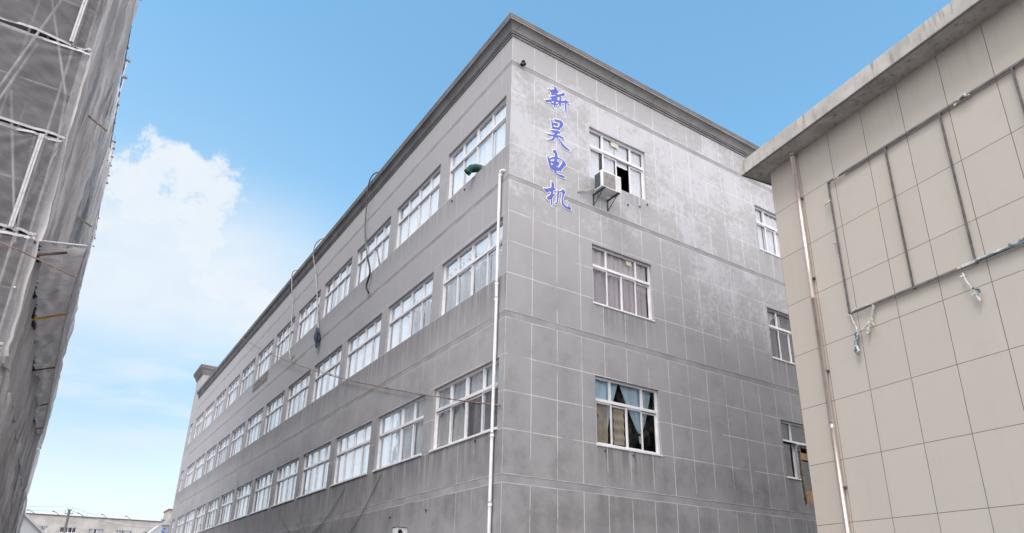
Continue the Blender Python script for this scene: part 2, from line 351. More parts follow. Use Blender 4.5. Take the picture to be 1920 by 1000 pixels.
def beige_mat():
    M = bpy.data.materials.new('beige coated wall'); M.use_nodes = True; M.node_tree.nodes.clear(); t = NT(M.node_tree)
    oc = t.new('ShaderNodeTexCoord').outputs['Object']
    s = t.new('ShaderNodeSeparateXYZ', inp={0: oc}); u, _, z = s.outputs
    base = (.53, .486, .44)
    n = t.noise(oc, .5, 5, .6); f = t.noise(oc, 90, 3, .8); md = t.noise(oc, 2.2, 6, .6)
    c = t.mix(t.ss(n, .3, .7), (.505, .466, .430), (.555, .494, .435))
    c = t.mix(t.m('MULTIPLY', t.ss(z, 8.5, 4.5), .65), c, (.515, .492, .466))
    c = t.mix(t.m('MULTIPLY', t.ss(u, .9, .75), .8), c, (.525, .455, .412))
    c = t.mix(.5, c, t.mix(f, tuple(k*.80 for k in base), tuple(k*1.2 for k in base)), 'MIX')
    c = t.mix(t.m('MULTIPLY', t.ss(md, .52, .75), .22), c, tuple(k*.82 for k in base))
    sv = t.xyz(t.m('MULTIPLY', u, 5.0), 0.0, t.m('MULTIPLY', z, .3))
    c = t.mix(t.m('MULTIPLY', t.ss(t.noise(sv, 1.0, 5, .6), .52, .75), .16), c, tuple(k*.70 for k in base))
    wn = t.new('ShaderNodeTexWhiteNoise', noise_dimensions='2D', inp={0: t.xyz(t.m('FLOOR', t.m('DIVIDE', u, .83)), t.m('FLOOR', t.m('DIVIDE', t.m('SUBTRACT', z, 3.065), 1.1635)), 0.0)}).outputs[0]
    c = t.mix(t.m('MULTIPLY', wn, .20), c, tuple(k*.80 for k in base))
    run = t.m('MULTIPLY', t.ss(z, 9.6, 11.2), t.ss(t.noise(t.xyz(t.m('MULTIPLY', u, 8.0), 0.0, t.m('MULTIPLY', z, .25)), 1.0, 5, .6), .48, .68))
    c = t.mix(t.m('MULTIPLY', run, .22), c, tuple(k*.6 for k in base))
    wob = t.m('MULTIPLY', t.m('SUBTRACT', t.noise(oc, 1.3, 2, .5), .5), .008)
    def gl(v, off, per, hw):
        fr = t.m('FRACT', t.m('ADD', t.m('DIVIDE', t.m('SUBTRACT', t.m('ADD', v, wob), off), per), .5))
        return t.m('LESS_THAN', t.m('MULTIPLY', t.m('ABSOLUTE', t.m('SUBTRACT', fr, .5)), per), hw)
    ln = t.m('MAXIMUM', gl(u, 0.0, .83, .0062), gl(z, 3.065, 1.1635, .0062))
    c = t.mix(t.m('MULTIPLY', ln, t.m('MULTIPLY_ADD', t.noise(oc, 4, 3, .5), .5, .62)), c, (.15, .12, .115))
    b = t.new('ShaderNodeBsdfPrincipled', inp={'Roughness': .88, 'Base Color': c}); b.inputs['Specular IOR Level'].default_value = .2
    h = t.m('SUBTRACT', t.m('MULTIPLY', f, .35), t.m('MULTIPLY', ln, 3.0))
    t.l.new(t.bump(h, .45, .005), b.inputs['Normal'])
    t.new('ShaderNodeOutputMaterial', inp={0: b.outputs[0]})
    return M
M_beige = beige_mat()
def eave_mat():
    M = bpy.data.materials.new('stained concrete eave'); M.use_nodes = True; M.node_tree.nodes.clear(); t = NT(M.node_tree)
    oc = t.new('ShaderNodeTexCoord').outputs['Object']
    s = t.new('ShaderNodeSeparateXYZ', inp={0: oc})
    n = t.noise(oc, 2.4, 8, .65)
    c = t.mix(t.ss(n, .3, .7), (.42, .39, .365), (.56, .53, .50))
    sv = t.xyz(t.m('MULTIPLY', s.outputs[0], 9), t.m('MULTIPLY', s.outputs[1], 9), t.m('MULTIPLY', s.outputs[2], 1.2))
    st = t.ss(t.noise(sv, 1.0, 5, .65), .50, .72)
    c = t.mix(t.m('MULTIPLY', st, .75), c, (.20, .185, .18))
    b = t.new('ShaderNodeBsdfPrincipled', inp={'Roughness': .9, 'Base Color': c}); b.inputs['Specular IOR Level'].default_value = .2
    t.l.new(t.bump(t.noise(oc, 25, 5, .7), .5, .012), b.inputs['Normal'])
    t.new('ShaderNodeOutputMaterial', inp={0: b.outputs[0]})
    return M
M_eave = eave_mat()

# ---------------------------------------------------------------- mesh helpers
class MB:
    def __init__(s, T=None): s.v = []; s.f = []; s.mi = []; s.T = T or (lambda p: p)
    def quad(s, *ps, m=0):
        i = len(s.v); s.v += [s.T(tuple(p)) for p in ps]; s.f.append(tuple(range(i, i+len(ps)))); s.mi.append(m)
    def box(s, x0, x1, y0, y1, z0, z1, m=0):
        i = len(s.v)
        s.v += [s.T(p) for p in ((x0,y0,z0),(x1,y0,z0),(x1,y1,z0),(x0,y1,z0),(x0,y0,z1),(x1,y0,z1),(x1,y1,z1),(x0,y1,z1))]
        for f in ((0,3,2,1),(4,5,6,7),(0,1,5,4),(1,2,6,5),(2,3,7,6),(3,0,4,7)):
            s.f.append(tuple(i+k for k in f)); s.mi.append(m)
    def tube(s, pts, r, n=8, m=0, cap=True):
        pts = [Vector(s.T(tuple(p))) for p in pts]
        rr = r if isinstance(r, (list, tuple)) else [r]*len(pts)
        base = len(s.v); up = Vector((0, 0, 1))
        d0 = (pts[1]-pts[0]).normalized(); a = d0.cross(up)
        if a.length < .05: a = d0.cross(Vector((1, 0, 0)))
        a.normalize()
        for k, p in enumerate(pts):
            d = (pts[min(k+1, len(pts)-1)]-pts[max(k-1, 0)]).normalized()
            a = (a - d*a.dot(d)).normalized(); b = d.cross(a)
            for j in range(n):
                q = p + (a*math.cos(2*math.pi*j/n) + b*math.sin(2*math.pi*j/n))*rr[k]
                s.v.append(tuple(q))
        for k in range(len(pts)-1):
            for j in range(n):
                s.f.append((base+k*n+j, base+k*n+(j+1) % n, base+(k+1)*n+(j+1) % n, base+(k+1)*n+j)); s.mi.append(m)
        if cap:
            s.f.append(tuple(base+j for j in range(n))); s.mi.append(m)
            s.f.append(tuple(base+(len(pts)-1)*n+j for j in reversed(range(n)))); s.mi.append(m)
    def grid(s, fn, nu, nv, m=0):
        b = len(s.v)
        for j in range(nv+1):
            for i in range(nu+1): s.v.append(tuple(s.T(tuple(fn(i/nu, j/nv)))))
        for j in range(nv):
            for i in range(nu):
                s.f.append((b+j*(nu+1)+i, b+j*(nu+1)+i+1, b+(j+1)*(nu+1)+i+1, b+(j+1)*(nu+1)+i)); s.mi.append(m)
    def build(s, name, mats, parent=None, smooth=False, loc=None, bevel=0):
        me = bpy.data.meshes.new(name)
        off = Vector(parent.get('base', (0, 0, 0))) if parent is not None and loc is None else Vector(loc or (0, 0, 0))
        me.from_pydata([tuple(Vector(v)-off) for v in s.v], [], s.f)
        if not isinstance(mats, (list, tuple)): mats = [mats]
        for M in mats: me.materials.append(M)
        for p, i in zip(me.polygons, s.mi): p.material_index = i
        if smooth: me.polygons.foreach_set('use_smooth', [True]*len(me.polygons))
        me.update()
        o = bpy.data.objects.new(name, me); col.objects.link(o)
        if parent is not None: o.parent = parent
        elif loc is not None: o.location = loc
        if parent is not None and loc is not None: o.location = Vector(loc) - Vector(parent.get('base', (0, 0, 0)))
        o['base'] = tuple(off)
        if bevel:
            bv = o.modifiers.new('bevel', 'BEVEL'); bv.width = bevel; bv.segments = 2; bv.limit_method = 'ANGLE'
        return o

def tag(o, label, cat, group=None, kind=None):
    if label: o['label'] = label
    if cat: o['category'] = cat
    if group: o['group'] = group
    if kind: o['kind'] = kind
    return o
def thing(name, label, cat, loc=(0, 0, 0), group=None, rotz=0):
    o = bpy.data.objects.new(name, None); col.objects.link(o); o.location = loc; o.rotation_euler = (0, 0, rotz)
    o['base'] = tuple(loc); o.empty_display_size = .3
    return tag(o, label, cat, group)
def copy_tree(o, parent=None):
    c = o.copy(); col.objects.link(c); c.parent = parent
    for ch in list(o.children): copy_tree(ch, c)
    return c
def catmull(pts, n=8):
    P = [Vector(p) for p in pts]; P = [P[0]*2-P[1]] + P + [P[-1]*2-P[-2]]; o = []
    for i in range(1, len(P)-2):
        for k in range(n):
            t_ = k/n; a, b, c, d = P[i-1:i+3]
            o.append(.5*((2*b)+(c-a)*t_+(2*a-5*b+4*c-d)*t_*t_+(3*b-a-3*c+d)*t_**3))
    o.append(P[-2]); return o
TL = lambda p: (p[1], p[0], p[2])      # (u, depth inwards, z) on the long side:  x = depth, y = u
TR = lambda p: p                        # short side: x = u, y = depth

# ================================================================ GROUND
g = MB(); g.quad((-400, -300, 0), (400, -300, 0), (400, 500, 0), (-400, 500, 0))
tag(g.build('ground', M_asph), 'grey concrete yard between the buildings', 'ground', kind='structure')

# ================================================================ GREY FACTORY
fac = thing('factory_building', 'long grey rendered four storey factory with white framed windows and a heavy cornice', 'building')
B_ = [(3.817, 3.985), (7.43, 7.59), (10.98, 11.12), (14.41, 14.56)]
WT = 15.38
def openings_wall(T, umin, umax, zmin, zmax, ops, bands, depth=.13):
    """wall sheet with rectangular openings (reveals included); band rows are left out"""
    mb = MB(T)
    us = sorted({umin, umax} | {v for o in ops for v in o[:2]}); zs = sorted({zmin, zmax} | {v for o in ops for v in o[2:]} | {v for b in bands for v in b})
    for i in range(len(us)-1):
        for j in range(len(zs)-1):
            cu_, cz = (us[i]+us[i+1])/2, (zs[j]+zs[j+1])/2
            if any(o[0] < cu_ < o[1] and o[2] < cz < o[3] for o in ops): continue
            if any(b[0] < cz < b[1] for b in bands): continue
            mb.quad((us[i], 0, zs[j]), (us[i+1], 0, zs[j]), (us[i+1], 0, zs[j+1]), (us[i], 0, zs[j+1]))
    for a, b, c, d in ops:
        mb.quad((a, 0, c), (a, 0, d), (a, depth, d), (a, depth, c)); mb.quad((b, 0, c), (b, 0, d), (b, depth, d), (b, depth, c))
        mb.quad((a, 0, c), (b, 0, c), (b, depth, c), (a, depth, c)); mb.quad((a, 0, d), (b, 0, d), (b, depth, d), (a, depth, d))
    return mb
LW = [(.224+3.572*i, .224+3.572*i+3.09) for i in range(12)] + [(43.85, 45.05)]
LZ = [(4.957, 6.534), (8.507, 10.061), (12.02, 13.612)]
RW = [(2.517, 4.561), (9.327, 11.37)]
RZ = [(4.916, 6.553), (8.417, 10.04), (12.022, 13.623)]
YE = 43.3; YF = 46.0; XE = 14.0
opsL = [(a, b, c, d) for (a, b) in LW[:12] for (c, d) in LZ]
opsT = [(a, b, c, d) for (a, b) in LW[12:] for (c, d) in LZ]
opsR = [(a, b, c, d) for (a, b) in RW for (c, d) in RZ]
opsR = [o for o in opsR if not (o[0] > 9 and o[2] < 5)] + [(9.327, 11.37, 5.93, 6.553), (9.327, 9.93, 4.916, 5.93), (10.06, 10.75, 4.30, 5.84)]
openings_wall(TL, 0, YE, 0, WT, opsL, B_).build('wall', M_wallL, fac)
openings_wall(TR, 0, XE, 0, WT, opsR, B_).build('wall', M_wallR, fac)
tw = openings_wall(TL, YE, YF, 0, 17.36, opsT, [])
tw.quad((YE, 0, WT-.2), (YE, 3.2, WT-.2), (YE, 3.2, 17.36), (YE, 0, 17.36))
tw.quad((YF, 0, 0), (YF, 3.2, 0), (YF, 3.2, 17.36), (YF, 0, 17.36)); tw.quad((YE, 3.2, 14), (YF, 3.2, 14), (YF, 3.2, 17.36), (YE, 3.2, 17.36))
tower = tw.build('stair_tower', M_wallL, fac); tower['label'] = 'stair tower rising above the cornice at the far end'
# arched niche on the tower's near side
mb = MB(); n = 14
pts = [(1.0+.42*math.cos(math.pi*k/n), YE-.012, 16.75+.42*math.sin(math.pi*k/n)) for k in range(n+1)]
mb.quad(*([(1.42, YE-.012, 15.6)] + pts + [(.58, YE-.012, 15.6)])); mb.build('arched_opening', M_corn, tower)
bk = MB()
bk.quad((XE, 0, 0), (XE, YF, 0), (XE, YF, WT), (XE, 0, WT)); bk.quad((3.2, YF, 0), (XE, YF, 0), (XE, YF, WT), (3.2, YF, WT))
bk.build('rear_wall', M_conc, fac)
rf = MB(); rf.box(.02, XE-.02, .02, YF-.02, 15.55, 15.6); rf.build('roof', M_roof, fac)
# floor slabs and a spine wall so that rooms are dark, closed boxes
sl_ = MB()
for zz in (3.9, 7.5, 11.05, 14.5): sl_.box(.16, XE-.1, .16, YF-.1, zz-.06, zz+.06)
sl_.box(3.0, 3.1, 3.0, YF-.1, .1, 15.3); sl_.box(3.0, XE-.1, 3.0, 3.1, .1, 15.3)
sl_.build('floor_slabs', M_dark, fac)
# string bands, set 14 mm back
mb = MB()
for a, b in B_:
    mb.quad((.006, .006, a), (.006, YE, a), (.006, YE, b), (.006, .006, b)); mb.quad((.006, .006, a), (XE, .006, a), (XE, .006, b), (.006, .006, b))
    for z_ in (a, b):
        mb.quad((0, 0, z_), (.006, .006, z_), (.006, YE, z_), (0, YE, z_)); mb.quad((0, 0, z_), (.006, .006, z_), (XE, .006, z_), (XE, 0, z_))
mb.build('string_bands', M_band, fac)
# cornice profile: (outwards, z)
prof = [(0, 15.34), (.03, 15.34), (.03, 15.385), (.018, 15.39), (.018, 15.41), (.052, 15.41), (.052, 15.435), (.04, 15.45), (.04, 15.475), (.06, 15.475)]
cove = [(.06+.135*(1-math.cos(math.pi/2*k/7)), 15.475+.215*math.sin(math.pi/2*k/7)) for k in range(8)]
def sweep_cornice(prof, x0, y0, x1, y1, ends, dz=0, k=1.0):
    """runs from (x0,y1) down the long side to the corner (x0,y0) and along the short side to (x1,y0)"""
    mb = MB()
    for i in range(len(prof)-1):
        (a, za), (b, zb) = prof[i], prof[i+1]; a *= k; b *= k; za += dz; zb += dz
        mb.quad((x0-a, y1, za), (x0-a, y0-a, za), (x0-b, y0-b, zb), (x0-b, y1, zb)); mb.quad((x0-a, y0-a, za), (x1, y0-a, za), (x1, y0-b, zb), (x0-b, y0-b, zb))
    if ends:
        mb.quad(*[(x0-a*k, y1, z_+dz) for a, z_ in prof] + [(x0+.02, y1, prof[-1][1]+dz)])
        mb.quad(*[(x1, y0-a*k, z_+dz) for a, z_ in prof] + [(x1, y0+.02, prof[-1][1]+dz)])
    return mb
c1_ = sweep_cornice(prof+cove[1:], 0, 0, XE, YE, True).build('cornice', M_corn, fac)
edge = [(.195, 15.69), (.200, 15.69), (.206, 15.715), (.200, 15.725)]
sweep_cornice(edge, 0, 0, XE, YE, True).build('cornice_fillet', M_cornl, c1_)
top_ = [(.200, 15.725), (.212, 15.735), (.218, 15.80), (.225, 15.815), (.225, 15.835), (.05, 15.86), (-.15, 15.86), (-.15, 15.56)]
sweep_cornice(top_, 0, 0, XE, YE, True).build('cornice_fascia', mat('cornice top dark', (.17, .165, .17), .85, var=.2, scale=1.5), c1_)
# vertical hairline joints of the precast cove
# tower cap
tc = MB()
pr2 = [(0, 17.30), (.05, 17.32), (.05, 17.42), (.09, 17.42), (.09, 17.48), (.11, 17.5), (.15, 17.62), (.22, 17.72), (.27, 17.76), (.27, 17.86), (.30, 17.88), (.30, 17.97)]
ring = lambda a: [(-a, YE-a), (3.2+a, YE-a), (3.2+a, YF+a), (-a, YF+a)]
for i in range(len(pr2)-1):
    ra, rb = ring(pr2[i][0]), ring(pr2[i+1][0])
    for k in range(4):
        k2 = (k+1) % 4
        tc.quad((*ra[k], pr2[i][1]), (*ra[k2], pr2[i][1]), (*rb[k2], pr2[i+1][1]), (*rb[k], pr2[i+1][1]))
cap = tc.build('tower_cornice', M_corn, tower)
tc = MB(); tc.box(-.31, 3.51, YE-.31, YF+.31, 17.965, 18.0); tc.build('coping', M_red, tower)

# ---------------------------------------------------------------- windows
def window_frame(T, W, H, top, ups, sash_cols, depth=.075):
    """local u 0..W, z 0..H; transom 'top' below the head; ups = upper mullions (fractions, width)"""
    mb = MB(T); d0, d1 = depth, depth+.055
    mb.box(0, .05, d0, d1, 0, H); mb.box(W-.05, W, d0, d1, 0, H)
    mb.box(.05, W-.05, d0, d1, H-.05, H); mb.box(.05, W-.05, d0-.012, d1, 0, .045)
    zt = H-top
    mb.box(.05, W-.05, d0-.014, d1, zt-.035, zt+.035)
    for f, wd in ups: mb.box(W*f-wd/2, W*f+wd/2, d0, d1-.003, zt+.035, H-.05)
    n = sash_cols
    for k in range(n):                       # sliding sashes, alternately in the outer and the inner track
        a = .05+(W-.1)*k/n; b = .05+(W-.1)*(k+1)/n; off = .006 if k % 2 == 0 else .030
        a -= .012 if k else 0; b += .012 if k < n-1 else 0
        zt_ = zt-.035 - (.018 if k % 2 else .002); s_ = .034
        if k % 2: mb.box(a, b, d0+off+.004, d0+off+.02, zt_-.001, zt-.035, 1)
        mb.box(a, a+s_, d0+off, d0+off+.022, .045, zt_); mb.box(b-s_, b, d0+off, d0+off+.022, .045, zt_)
        mb.box(a+s_, b-s_, d0+off, d0+off+.022, zt_-s_, zt_); mb.box(a+s_, b-s_, d0+off, d0+off+.022, .045, .045+s_)
    return mb
def blinds(T, W, H, top, seed, cols=4, depth=.165, gap=.05, lift=0.0, sagm=None):
    rnd = random.Random(seed); mb = MB(T)
    for row in (0, 1):
        z0, z1 = ((0.02, H-top) if row == 0 else (H-top+.002, H-.02))
        for k in range(cols):
            a = W*k/cols; b = W*(k+1)/cols
            g0 = rnd.uniform(0, gap); g1 = rnd.uniform(0, gap*1.6)
            a_, b_ = a+g0, b-g1
            if row == 0 and gap > .1 and rnd.random() < .10: b_ = a_+(b-a)*.35
            zb = z0 + (rnd.choice([0, 0, 0, lift]) if row == 0 else 0)
            ph = rnd.uniform(0, 6); am = rnd.uniform(.006, .018); fq = rnd.uniform(14, 30)
            mb.grid(lambda s, v: (a_+(b_-a_)*s, depth+am*math.sin(fq*(a_+(b_-a_)*s)+ph)+.004*math.sin(9*v+ph), zb+(z1-zb)*v), 12, 1)
    return mb
def glass_sheet(T, W, H, holes=()):
    mb = MB(T); us = sorted({.03, W-.03} | {v for h in holes for v in h[:2]}); zs = sorted({.03, H-.03} | {v for h in holes for v in h[2:]})
    for i in range(len(us)-1):
        for j in range(len(zs)-1):
            cu_, cz = (us[i]+us[i+1])/2, (zs[j]+zs[j+1])/2
            if any(h[0] < cu_ < h[1] and h[2] < cz < h[3] for h in holes): continue
            mb.quad((us[i], .115, zs[j]), (us[i+1], .115, zs[j]), (us[i+1], .115, zs[j+1]), (us[i], .115, zs[j+1]))
    return mb
UPS4 = [(.25, .032), (.5, .055), (.75, .032)]
protos = {}
def place_L(i, r, seed):
    W = LW[i][1]-LW[i][0]; H = LZ[r][1]-LZ[r][0]; loc = (0, LW[i][0], LZ[r][0])
    small = i == 12
    key = ('s' if small else 'w', r, seed)
    if key in protos:
        c = copy_tree(protos[key], fac); c.location = loc; return c
    top = .56
    if small: mb = window_frame(TL, W, H, top, [(.5, .04)], 2)
    else: mb = window_frame(TL, W, H, top, UPS4, 4)
    if r == 0: mb.box(-.02, W+.02, -.035, .06, -.03, .012)
    o = mb.build('window', [M_frame, M_frame2], None); 
    gq = glass_sheet(TL, W, H).build('pane', M_glass); gq.parent = o
    bm_ = {0: M_blind, 1: M_blind, 2: M_blind, 3: M_paper}[0]
    if r == 1 and i < 2: bm_ = M_blindb
    if r == 0 and i == 1: bm_ = M_blindb
    bl = blinds(TL, W, H, top, seed*7+r, 2 if small else 4, lift=.0 if seed != 3 else .25, gap=.05 if i < 3 else .20)
    b = bl.build('blind', bm_); b.parent = o
    o.parent = fac; o.location = loc; protos[key] = o
    return o
for r in range(3):
    for i in range(13):
        if (i, r) == (0, 0): continue
        place_L(i, r, 100+i if i < 2 else (i*5+r*3) % 4)
# near window of the lowest row: papered, cracked and partly dark panes
W = LW[0][1]-LW[0][0]; H = LZ[0][1]-LZ[0][0]
mb = window_frame(TL, W, H, .56, UPS4, 4); mb.box(-.02, W+.02, -.035, .06, -.03, .012)
o = mb.build('window', [M_frame, M_frame2]); o.parent = fac; o.location = (0, LW[0][0], LZ[0][0])
o['label'] = 'papered window with dark near sash beside the white downpipe'
gq = glass_sheet(TL, W, H).build('pane', M_glass); gq.parent = o
mb = MB(TL)
for a, b, z0, z1, m_ in ((2.34, 3.05, 0, .93, 0), (1.60, 2.28, 0, .86, 0), (2.32, 3.05, 1.03, 1.55, 1), (1.58, 2.28, 1.03, 1.55, 1), (.85, 1.50, 1.03, 1.55, 2), (.05, .74, 1.03, 1.55, 1)):
    mb.grid(lambda s, v: (a+(b-a)*s, .19+.012*math.sin(17*s+3*v)+.006*math.sin(31*v), z0+(z1-z0)*v - (.10*math.sin(9*s)*(v > .95) if m_ == 0 else 0)), 14, 12, m_)
b = mb.build('window_paper', [M_paper, M_blindb, M_blind]); b.parent = o
mb = MB(TL); mb.grid(lambda s, v: (.80+.72*s, .30+.01*math.sin(40*s), .0+.98*v), 18, 1); b = mb.build('curtain', M_curd); b.parent = o
mb = MB(TL); mb.box(2.30, 2.335, .165, .17, .42, .66); b = mb.build('blue_bottle', M_filmb); b.parent = o

# short side windows -------------------------------------------------
UPS2 = [(.25, .05), (.75, .05)]
def curtain(T, left, right, z0, z1, depth, fold, freq, nu=26, nv=10, ph=0):
    mb = MB(T)
    def f(s, v):
        a, b = left(v), right(v)
        return (a+(b-a)*s, depth+fold*math.sin(freq*s*6.28+ph+.4*math.sin(3*v))+.3*fold*math.sin(freq*s*15+1), z0+(z1-z0)*v)
    mb.grid(f, nu, nv); return mb
def place_R(i, r, label=None):
    W = RW[i][1]-RW[i][0]; H = RZ[r][1]-RZ[r][0]
    holes = ()
    mb = MB(TR)
    fr = window_frame(TR, W, H, .56, UPS2, 4)
    fr.box(-.01, W+.01, -.018, .055, -.026, .012)
    if r == 2 and i == 0:                      # third sash pushed open behind the fourth
        fr = MB(TR); full = window_frame(TR, W, H, .56, UPS2, 4)
        s3a = .05+(W-.1)*2/4; s3b = .05+(W-.1)*3/4
        # keep everything but the third sash
        for fi, f in enumerate(full.f):
            vs = [full.v[k] for k in f]; us_ = [v[0] for v in vs]; zs_ = [v[2] for v in vs]
            inside = min(us_) >= s3a-.013 and max(us_) <= s3b+.013 and max(zs_) <= H-.56-.036 and min(v[1] for v in vs) >= .080 and max(v[1] for v in vs) <= .104
            if not inside: fr.quad(*vs, m=full.mi[fi])
        holes = ((s3a+.02, s3b-.02, .05, H-.6),)
    o = fr.build('window', [M_frame, M_frame2]); o.parent = fac; o.location = (RW[i][0], 0, RZ[r][0])
    if label: o['label'] = label
    gq = glass_sheet(TR, W, H, holes).build('pane', M_glass); gq.parent = o
    return o, W, H
o, W, H = place_R(0, 2, 'window with one sash pushed open behind the air conditioner')
mb = MB(TR)
for a, b, z0, z1 in ((.03, .49, 1.07, 1.60), (.54, 1.02, 1.07, 1.60), (1.03, 1.50, 1.07, 1.60), (1.55, 2.02, 1.07, 1.60), (.03, .46, .02, 1.03), (.56, 1.0, .02, 1.03), (1.53, 2.0, .02, 1.03), (1.04, 1.5, .86, 1.03)):
    mb.grid(lambda s, v: (a+(b-a)*s, .17+.006*math.sin(20*s), z0+(z1-z0)*v), 10, 1)
b = mb.build('blind', M_curw); b.parent = o
mb = MB(TR); mb.box(.86, 1.14, .108, .113, 1.40, 1.56); b = mb.build('notice', M_cream); b.parent = o
o, W, H = place_R(0, 1, 'window with drawn mauve curtains')
b = curtain(TR, lambda v: .02, lambda v: .98, 0, H-.01, .19, .03, 4.5).build('curtain', M_curp, smooth=True); b.parent = o
b = curtain(TR, lambda v: 1.0, lambda v: 2.02, 0, H-.01, .19, .03, 5, ph=1).build('curtain', M_curp, smooth=True); b.parent = o
mb = MB(TR); mb.box(1.24, 1.42, .108, .113, 1.43, 1.55); b = mb.build('notice', M_cream); b.parent = o
o, W, H = place_R(0, 0, 'window with tied back blue curtains and cardboard')
tie = lambda lo, hi, top_l, top_r: None
b = curtain(TR, lambda v: .02+.25*(1-v)**2, lambda v: .52+.36*v**1.2, .45, H-.02, .20, .016, 3, nv=14).build('curtain', M_curb, smooth=True); b.parent = o
b = curtain(TR, lambda v: 1.50-.56*v**.85, lambda v: 1.58+.40*v**.7, .50, H-.02, .20, .016, 3, nv=14, ph=2).build('curtain', M_curb, smooth=True); b.parent = o
mb = MB(TR); mb.grid(lambda s, v: (1.55-.04*v+(.06+.02*v)*s, .23+.01*math.sin(6*s), .26+.18*v), 6, 4); b = mb.build('curtain_end', M_curb); b.parent = o
mb = MB(TR)
mb.grid(lambda s, v: (.04+.22*s, .150+.006*math.sin(5*v), .05+.62*v), 4, 6)
mb.grid(lambda s, v: (.23+.25*s-.10*(v > .7)*(1-s), .165+.010*math.sin(9*v+2*s), .06+.95*v), 6, 10)
mb.grid(lambda s, v: (.58+.07*s, .16, .16+.84*v), 2, 8); mb.grid(lambda s, v: (.66+.33*s, .155+.010*math.sin(26*v), .10+.90*v+.03*s), 4, 26)
b = mb.build('cardboard_sheet', M_card); b.parent = o
for r in (2, 1):
    o, W, H = place_R(1, r, ('window half hidden by the beige building, third floor', 'window half hidden by the beige building, top floor')[r-1])
    if r == 2:
        b = blinds(TR, W, H, .56, 5, 4, depth=.17, gap=.03).build('blind', M_curw)
    else:
        b = curtain(TR, lambda v: .02, lambda v: 1.98, 0, H-.01, .26, .03, 7, nu=50).build('curtain', M_curd, smooth=True)
        b.parent = o
        mb = MB(TR); mb.grid(lambda s, v: (.03+.80*s, .2+.01*math.sin(30*s), 1.30+.26*v-.15*math.sin(7*s)*(1-v)), 20, 6); b = mb.build('curtain_fold', M_curw)
    b.parent = o
# low right window, cut by a later timber door opening
W = RW[1][1]-RW[1][0]
mb = MB(TR)
mb.box(0, .05, .075, .13, 0, 1.637); mb.box(.05, W-.05, .075, .13, 1.587, 1.637); mb.box(.05, W-.05, .061, .13, 1.02, 1.09); mb.box(.48, .53, .075, .127, 1.09, 1.587)
mb.box(1.5, 1.55, .075, .127, 1.09, 1.587); mb.box(W-.05, W, .075, .13, 1.02, 1.587)
mb.box(.05, .60, .063, .13, 0, .045); mb.box(.55, .60, .075, .13, .045, 1.02); mb.box(.05, .085, .082, .104, .045, 1.02); mb.box(.515, .55, .082, .104, .045, 1.02); mb.box(-.01, .62, -.018, .055, -.026, -.002)
o = mb.build('window', [M_frame, M_frame2]); o.parent = fac; o.location = (RW[1][0], 0, RZ[0][0]); o['label'] = 'window cut short by a timber framed opening'
mb = MB(TR); mb.quad((.03, .115, 1.05), (W-.03, .115, 1.05), (W-.03, .115, 1.61), (.03, .115, 1.61)); mb.quad((.03, .115, .03), (.58, .115, .03), (.58, .115, 1.05), (.03, .115, 1.05))
b = mb.build('pane', M_glass); b.parent = o
mb = MB(TR); mb.box(.0, W, .3, .31, 0, 1.637); b = mb.build('blind', M_curd); b.parent = o
mb = MB(TR)      # timber frame set in the rough opening
mb.box(10.06, 10.12, .02, .11, 4.42, 5.84); mb.box(10.12, 10.75, .02, .11, 5.50, 5.70, 0); mb.box(10.60, 10.75, .03, .10, 4.42, 5.50); mb.box(10.10, 10.60, .0, .10, 4.30, 4.62)
o = mb.build('timber_frame', M_wood, fac); o['label'] = 'bare ochre timber frame in a rough opening'
mb = MB(TR); mb.quad((10.12, .09, 4.6), (10.6, .09, 4.6), (10.6, .09, 5.5), (10.12, .09, 5.5)); b = mb.build('pane', M_glass); b.parent = o
mb = MB(TR); mb.box(10.05, 10.8, .3, .32, 4.2, 5.9); b = mb.build('curtain', M_curd); b.parent = o
def ragged(T, segs, t_, seed, mt, name, parent):
    rnd = random.Random(seed); mb = MB(T)
    for (a, b, z0, z1) in segs:
        nu = max(2, int((b-a)/.05)); nv = max(2, int((z1-z0)/.05))
        J = {}
        def f(s, v):
            i, j = round(s*nu), round(v*nv)
            if (i, j) not in J:
                e = .022; ed = i in (0, nu) or j in (0, nv)
                J[i, j] = (rnd.uniform(-e, e), rnd.uniform(.001, .003) if ed else rnd.uniform(-t_, -.002), rnd.uniform(-e, e))
            q = J[i, j]; return (a+(b-a)*s+q[0], q[1]-.001, z0+(z1-z0)*v+q[2])
        mb.grid(f, nu, nv)
    o = mb.build(name, mt, parent); return o
rg = ragged(TR, [(9.95, 10.05, 4.34, 5.88), (10.05, 10.8, 5.86, 5.925), (9.98, 10.07, 4.2, 4.5)], .03, 3, M_cem, 'rough_mortar', fac)
rg['label'] = 'rough grey mortar around the timber frame'
pt = ragged(TL, [(21.75, 24.7, 11.42, 11.96)], .03, 5, M_brick, 'bared_patch', fac); pt['label'] = 'patch of bared masonry under a top floor window'

for T_, u_, z_ in ((TR, 2.75, 4.80), (TR, 3.62, 4.80), (TR, 3.80, 11.62), (TR, 4.24, 11.72), (TR, 4.53, 11.89), (TL, 2.9, 11.86), (TL, 2.2, 11.86), (TL, 1.1, 4.84), (TL, 5.4, 3.55), (TL, 3.3, 3.55)):
    mb = MB(T_); mb.tube([(u_, .004, z_), (u_, -.03, z_)], .022, 8); mb.tube([(u_, -.03, z_), (u_, -.035, z_-.05)], .010, 6); mb.build('anchor_hook', M_iron, fac)
